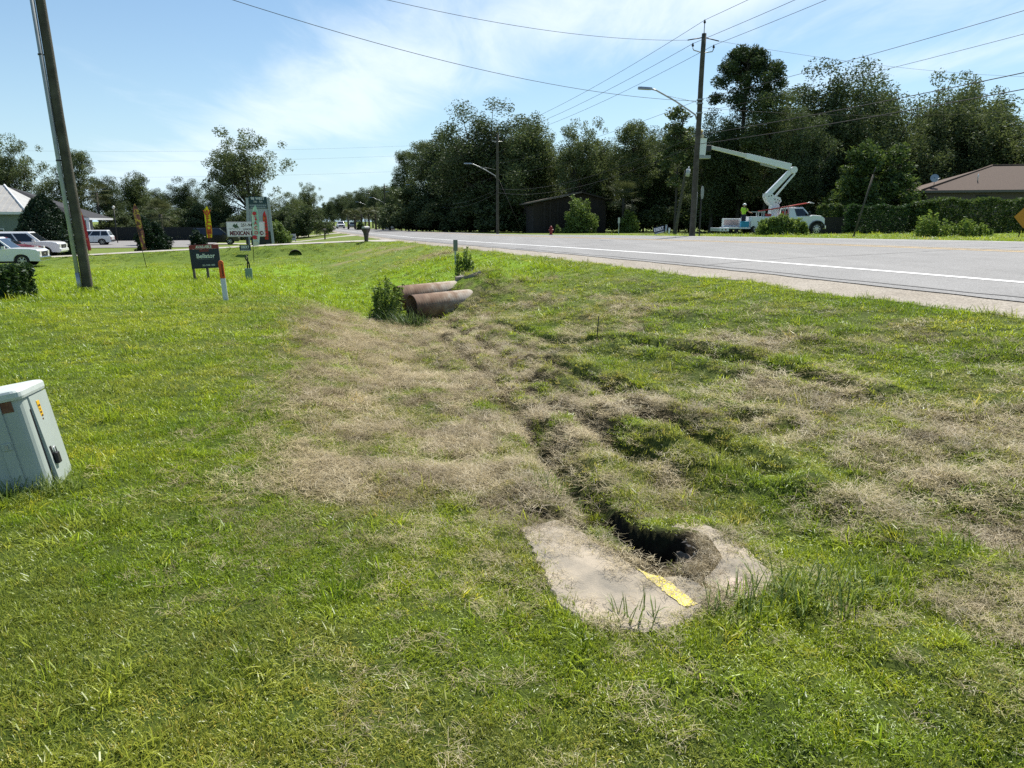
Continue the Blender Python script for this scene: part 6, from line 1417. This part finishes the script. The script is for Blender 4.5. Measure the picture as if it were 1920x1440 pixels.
# wooden shed across the road
shx, shy, shz = at(1040, 435, 97.0)
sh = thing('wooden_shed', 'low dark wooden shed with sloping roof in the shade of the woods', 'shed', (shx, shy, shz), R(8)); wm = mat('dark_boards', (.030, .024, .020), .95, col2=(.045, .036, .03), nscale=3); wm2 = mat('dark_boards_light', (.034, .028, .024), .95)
zl_, zr_ = zrow(381, 97) - shz, zrow(362, 97) - shz
xl, xr = -2.9, 7.0
for j in range(int((xr - xl) / .25)):
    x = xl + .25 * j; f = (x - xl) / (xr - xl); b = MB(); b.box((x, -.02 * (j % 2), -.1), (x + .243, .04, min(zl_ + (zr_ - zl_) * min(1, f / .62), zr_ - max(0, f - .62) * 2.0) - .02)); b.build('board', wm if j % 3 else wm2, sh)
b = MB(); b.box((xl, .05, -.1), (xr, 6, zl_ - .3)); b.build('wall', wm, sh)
b = MB(); b.add([(xl - .9, -1.0, zl_ - .12), (xl + 6.3, -1.0, zr_ + .02), (xl + 6.3, 6.5, zr_ + .02), (xl - .9, 6.5, zl_ - .12), (xl - .9, -1.0, zl_ + .06), (xl + 6.3, -1.0, zr_ + .2), (xl + 6.3, 6.5, zr_ + .2), (xl - .9, 6.5, zl_ + .06)], [(0, 3, 2, 1), (4, 5, 6, 7), (0, 1, 5, 4), (1, 2, 6, 5), (2, 3, 7, 6), (3, 0, 4, 7)]); b.build('roof', mat('shed_roof', (.16, .135, .11), .85, col2=(.11, .09, .08), nscale=2), sh)
b = MB(); b.add([(xl + 6.31, -.8, zr_ + .02), (xr + .6, -.8, zr_ - 1.0), (xr + .6, 6.5, zr_ - 1.0), (xl + 6.31, 6.5, zr_ + .02), (xl + 6.31, -.8, zr_ + .2), (xr + .6, -.8, zr_ - .82), (xr + .6, 6.5, zr_ - .82), (xl + 6.31, 6.5, zr_ + .2)], [(0, 3, 2, 1), (4, 5, 6, 7), (0, 1, 5, 4), (1, 2, 6, 5), (2, 3, 7, 6), (3, 0, 4, 7)]); b.build('roof', wm, sh)
for x in (-1.6, -.8, .2): b = MB(); b.box((x, -.7, -.1), (x + .12, -.58, zl_ + .1)); b.build('post', wm2, sh)
# brown-roofed house, right
hx, hy, hz = at(1722, 410, 78.0)
hs = thing('brick_house', 'low house with brown shingle hip roof at the right edge', 'house', (hx, hy, hz), R(-12)); he = zrow(357, 78) - hz; hr = zrow(312, 83) - hz
brsh = mat('brown_shingles', (.112, .076, .056), .9, col2=(.078, .053, .042), nscale=9, bump=.6, bscale=14)
b = MB(); b.box((.6, .6, -.3), (24, 11, he)); hw_ = b.build('wall', mat('house_wall', (.13, .105, .09), .9, col2=(.10, .08, .07), nscale=5), hs)
b = MB(); Q(b, [(0, 0, he), (25, 0, he), (19, 5.8, hr), (8.6, 5.8, hr)]); Q(b, [(0, 11.6, he), (0, 0, he), (8.6, 5.8, hr)]); Q(b, [(25, 11.6, he), (0, 11.6, he), (8.6, 5.8, hr), (19, 5.8, hr)]); Q(b, [(25, 0, he), (25, 11.6, he), (19, 5.8, hr)]); hrf = b.build('roof', brsh, hs)
b = MB(); b.tube([(0, 0, he + .03), (8.6, 5.8, hr + .03)], .10, 6); b.tube([(8.6, 5.8, hr + .03), (19, 5.8, hr + .03)], .1, 6); b.build('ridge_cap', brsh, hrf)
b = MB(); b.box((-.05, -.05, he - .25), (25.05, -.003, he - .01)); b.build('fascia', mat('house_fascia', (.12, .11, .10), .7), hs)
b = MB(); b.box((5.5, .55, he - .75), (6.6, .59, he - .5)); b.build('vent', black, hw_)
b = MB(); b.tube([(6.0, 2.2, he + 1.0), (6.0, 2.2, he + 1.75)], .05, 8); b.build('vent_pipe', white_paint, hrf)
ds = thing('satellite_dish', 'small satellite dish on the brown roof corner', 'satellite dish', (hs.location.x + 1.6, hs.location.y + .7, hz + he + .75), R(-20))
b = MB(); b.tube([(0, 0, -.45), (0, 0, .35)], .03, 6); b.build('mast', dark_metal, ds)
b = MB(); rings = [[(rr * math.cos(a), rr * .3 * math.sin(a) + .12 * rr, .55 + rr * math.sin(a)) for a in [2 * math.pi * k / 16 for k in range(16)]] for rr in (.05, .25, .42)]; b.loft(rings, cap=False); b.tube([(0, 0, .3), (.45, -.3, .5)], .02, 5); b.build('dish', galv, ds)
# board fence under the vines, picket by picket
fm = mat('grey_fence_boards', (.045, .041, .036), .95, col2=(.03, .028, .025), nscale=3)
fe = thing('board_fence', 'weathered grey board fence under the vines across the road', 'fence', at(1730, 410, 69.0), R(-3)); fh = 1.55
me_ = None
for k in range(118):
    x = -11.5 + .185 * k
    if me_ is None: b = MB(); b.box((0, -.012, 0), (.176, .012, fh)); o = b.build('board', fm, fe); me_ = o.data
    else: o = bpy.data.objects.new('board', me_); link(o, fe)
    o.location = (x, .006 * (k % 3), -.05 + .012 * ((k * 7) % 5))
for z in (.35, 1.3): b = MB(); b.box((-11.5, .035, z), (10.3, .085, z + .09)); b.build('rail', fm, fe)
f2 = thing('board_fence', 'dark board fence behind the left parking lot', 'fence', at(330, 445, 104.0), R(17))
me_ = None
for k in range(60):
    if me_ is None: b = MB(); b.box((0, -.015, 0), (.29, .015, 1.9)); o = b.build('board', mat('dark_fence', (.012, .016, .016), .9), f2); me_ = o.data
    else: o = bpy.data.objects.new('board', me_); link(o, f2)
    o.location = (-9 + .3 * k, 0, 0)
# ------------------------------------------------------------------ power poles and wires across the road
NP = NW + 11.9
PH = 10.85
def rpole(t, label, top, lamp=None, h=None, r0=.17, detail=True):
    x, y = xy(t, NP); z = gz(x, y); h = h or PH
    p = up_pole('streetlight_pole', label, (x, y, z), (0, R(.25), 0), h, r0, .125, group='poles along the far side of the road', m=wood_pole)
    if lamp:
        la = HD + math.pi      # arm reaches back over the road
        dx_, dy_ = math.cos(la), math.sin(la); b = MB(); hz_, L_ = lamp
        b.tube([(dx_ * .15, dy_ * .15, hz_ - .55), (dx_ * .25, dy_ * .25, hz_ - .30), (dx_ * L_ * .5, dy_ * L_ * .5, hz_ + .35), (dx_ * L_ * .9, dy_ * L_ * .9, hz_ + .85), (dx_ * L_, dy_ * L_, hz_ + .9)], .045, 7); b.tube([(dx_ * .13, dy_ * .13, hz_ + .35), (dx_ * L_ * .72, dy_ * L_ * .72, hz_ + .62)], .012, 5); ar = b.build('lamp_arm', galv, p)
        b = MB(); c = Vector((dx_ * (L_ + .35), dy_ * (L_ + .35), hz_ + .9)); dd = Vector((dx_, dy_, 0)); sdv = Vector((-dy_, dx_, 0))
        b.loft([[c + dd * a + sdv * w + Vector((0, 0, v)) for w, v in ((-ww, -.05), (ww, -.05), (ww * .7, .07), (-ww * .7, .07))] for a, ww in ((-.38, .08), (-.2, .15), (.3, .16), (.42, .08))]); b.build('lamp_head', galv, ar)
    return p
x0_, y0_ = xy(37.2, NP)
mt_ = math.degrees(0)
main = rpole(37.2, 'tall main streetlight pole with three insulators in front of the truck', True, (6.95, 3.05))
mx0, my0, mz0 = main.location
def insul(p, pts):
    for (x, y, z) in pts:
        b = MB(); b.tube([(x, y, z), (x, y, z + .06), (x, y, z + .12), (x, y, z + .20)], [.03, .075, .05, .03], 8); b.build('insulator', dark_metal, p)
b = MB(); b.tube([(0, 0, PH), (0, 0, PH + .5)], .025, 6); b.build('top_pin', galv, main)
b = MB(); b.tube([(-.62, -.18, PH - .75), (-.55, -.16, PH - .88), (0, 0, PH - .98), (.55, .16, PH - .88), (.62, .18, PH - .75)], .03, 6); b.build('bracket', galv, main)
insul(main, [(0, 0, PH + .5), (-.62, -.18, PH - .72), (.62, .18, PH - .72)])
b = MB(); b.tube([(.05, 0, PH - .2), (.9, .25, PH - .32)], .03, 6); b.tube([(-.05, 0, PH - .2), (-.9, -.1, PH - .36)], .03, 6); b.build('strain_insulator', dark_metal, main)
for z in (PH - 3.4, PH - 3.6, PH - 4.1): b = MB(); b.disc((0, 0, z), 'z', .19, .06, 10); b.build('clamp', galv, main)
b = MB(); b.tube([(.16, .05, -.1), (.15, .05, 2.5)], .04, 6); b.build('conduit', galv, main)
tsp = [78.5, 120.0, 146.0, 178.0, 215.0]; labs = ['second streetlight pole left of the tall oak with lamp arm', 'third streetlight pole beside the hanging board sign', 'fourth streetlight pole in front of the pale topped tree', 'fifth far streetlight pole along the road', 'sixth and farthest streetlight pole along the road']
poles = [main]
for t_, lb in zip(tsp, labs):
    q = rpole(t_, lb, False, (6.6, 3.0), h=10.6); poles.append(q)
    b = MB(); b.tube([(-.6, -.18, 9.9), (.6, .18, 9.9)], .035, 5); b.build('bracket', galv, q); insul(q, [(0, 0, 10.6), (-.6, -.18, 9.92), (.6, .18, 9.92)])
gpx, gpy = xy(-6, NP); gpz = gz(gpx, gpy)
tp_ = up_pole('transformer_pole', 'leaning pole with a small transformer can left of the main pole', at(1266, 428, 68.0), (R(0), R(7.0), 0), zrow(318, 68) - at(1266, 428, 68)[2], .15, .11)
b = MB(); b.tube([(.18, -.2, 5.3), (.18, -.2, 5.95)], .19, 12); b.build('transformer', mat('transformer_grey', (.40, .42, .42), .5), tp_); b = MB(); b.tube([(.18, -.2, 5.95), (.18, -.2, 6.05), (.18, -.2, 6.2)], [.19, .06, .03], 10); b.build('bushing', galv, tp_)
wire_m = mat('wire', (.02, .02, .021), .7)
def wire(label, a, c, sag, r=.014, group='overhead wires', n=28):
    a, c = Vector(a), Vector(c); b = MB(); pts = [a.lerp(c, k / n) - Vector((0, 0, 4 * sag * (k / n) * (1 - k / n))) for k in range(n + 1)]
    o0 = pts[0]; b.tube([p - o0 for p in pts], r * .72, 5); o = b.build('overhead_wire', wire_m); o.location = o0; tag(o, label, 'wire', group); return o
def wp_(p, x, y, z): return p.matrix_basis @ Vector((x, y, z))
bpy.context.view_layer.update()
off = [(0, 0, PH + .68, 10.78), (-.62, -.18, PH - .55, 10.1), (.62, .18, PH - .55, 10.1)]
for nm, (dx_, dy_, z, z2) in zip(('top', 'left', 'right'), off):
    a = wp_(main, dx_, dy_, z)
    wire(f'{nm} conductor from the main pole up to the upper right', a, (gpx + dx_, gpy + dy_, gpz + z + .6), .35, .016)
    pv = a
    for i, q in enumerate(poles[1:]):
        c = wp_(q, dx_, dy_, z2)
        wire(f'{nm} conductor sloping down from the main pole to the second pole' if i == 0 else f'{nm} conductor on the {ORD[i]} span of far poles', pv, c, .5, .016, 'overhead wires' if i == 0 else 'far overhead wires'); pv = c
for nm, z, z2, sg_, rr in (('neutral', PH - 3.4, 7.6, .4, .014), ('upper phone', PH - 4.1, 6.4, .7, .011), ('thick lower phone', 5.6, 4.9, 1.0, .022), ('lowest phone', 5.1, 4.5, 1.1, .022)):
    a = wp_(main, 0, -.17, z) if z > 6 else wp_(main, 0, .17, z)
    wire(f'{nm} cable from the main pole toward the right edge', a, (gpx, gpy, gpz + z + .3), .45, rr)
    pv = a
    for i, q in enumerate(poles[1:4]):
        c = wp_(q, 0, -.15, z2); wire(f'{nm} cable sagging from the main pole to the second pole' if i == 0 else f'{nm} cable on the {ORD[i]} span of far poles', pv, c, sg_, rr, 'overhead wires' if i == 0 else 'far overhead wires'); pv = c
# service drops across the field of view to the leaning pole on the left
ltop = lp.matrix_basis
wire('upper wire crossing the sky from the main pole to the leaning pole', wp_(main, -.9, -.1, PH - .36), ltop @ Vector((.1, 0, 9.9)), .9, .013)
wire('lower wire crossing the sky from the main pole to the leaning pole', wp_(main, 0, -.17, PH - 3.5), ltop @ Vector((.1, 0, 9.1)), .9, .014)
wire('thin wire running right from the main pole over the woods', wp_(main, .9, .25, PH - .32), (tx + 34, ty + 8, mz0 + 13.2), .8, .011)
wire('thin service wire from the main pole toward the woods at right', wp_(main, .1, .1, PH - 3.8), (tx + 40, ty + 2, mz0 + 12.6), 1.6, .011)
wire('wire from the transformer pole to the main pole', tp_.matrix_basis @ Vector((0, 0, 6.4)), wp_(main, 0, .17, 5.4), .3, .011)
b = MB(); gy1 = Vector((-3.4, -.6, -7.4)); 
q = poles[1]; gw_ = MB(); gw_.tube([(0, 0, 6.2), (2.9, .9, -.05)], .02, 5); gw_.build('guy_wire', wire_m, q)
# a transmission line far behind the left trees
for k, (ya, yb) in enumerate(((276, 272), (295, 290), (326, 319))):
    xa, Y1 = -240.0, 205.0; D0 = 205.0
    wire(('top', 'middle', 'lowest')[k] + ' of three faint far wires behind the left trees', (at(-260, ya, D0)[0], D0, zrow(ya, D0)), (at(800, yb, D0 + 30)[0], D0 + 30, zrow(yb, D0 + 30)), 1.5, .022, 'far transmission wires')
make_grass()
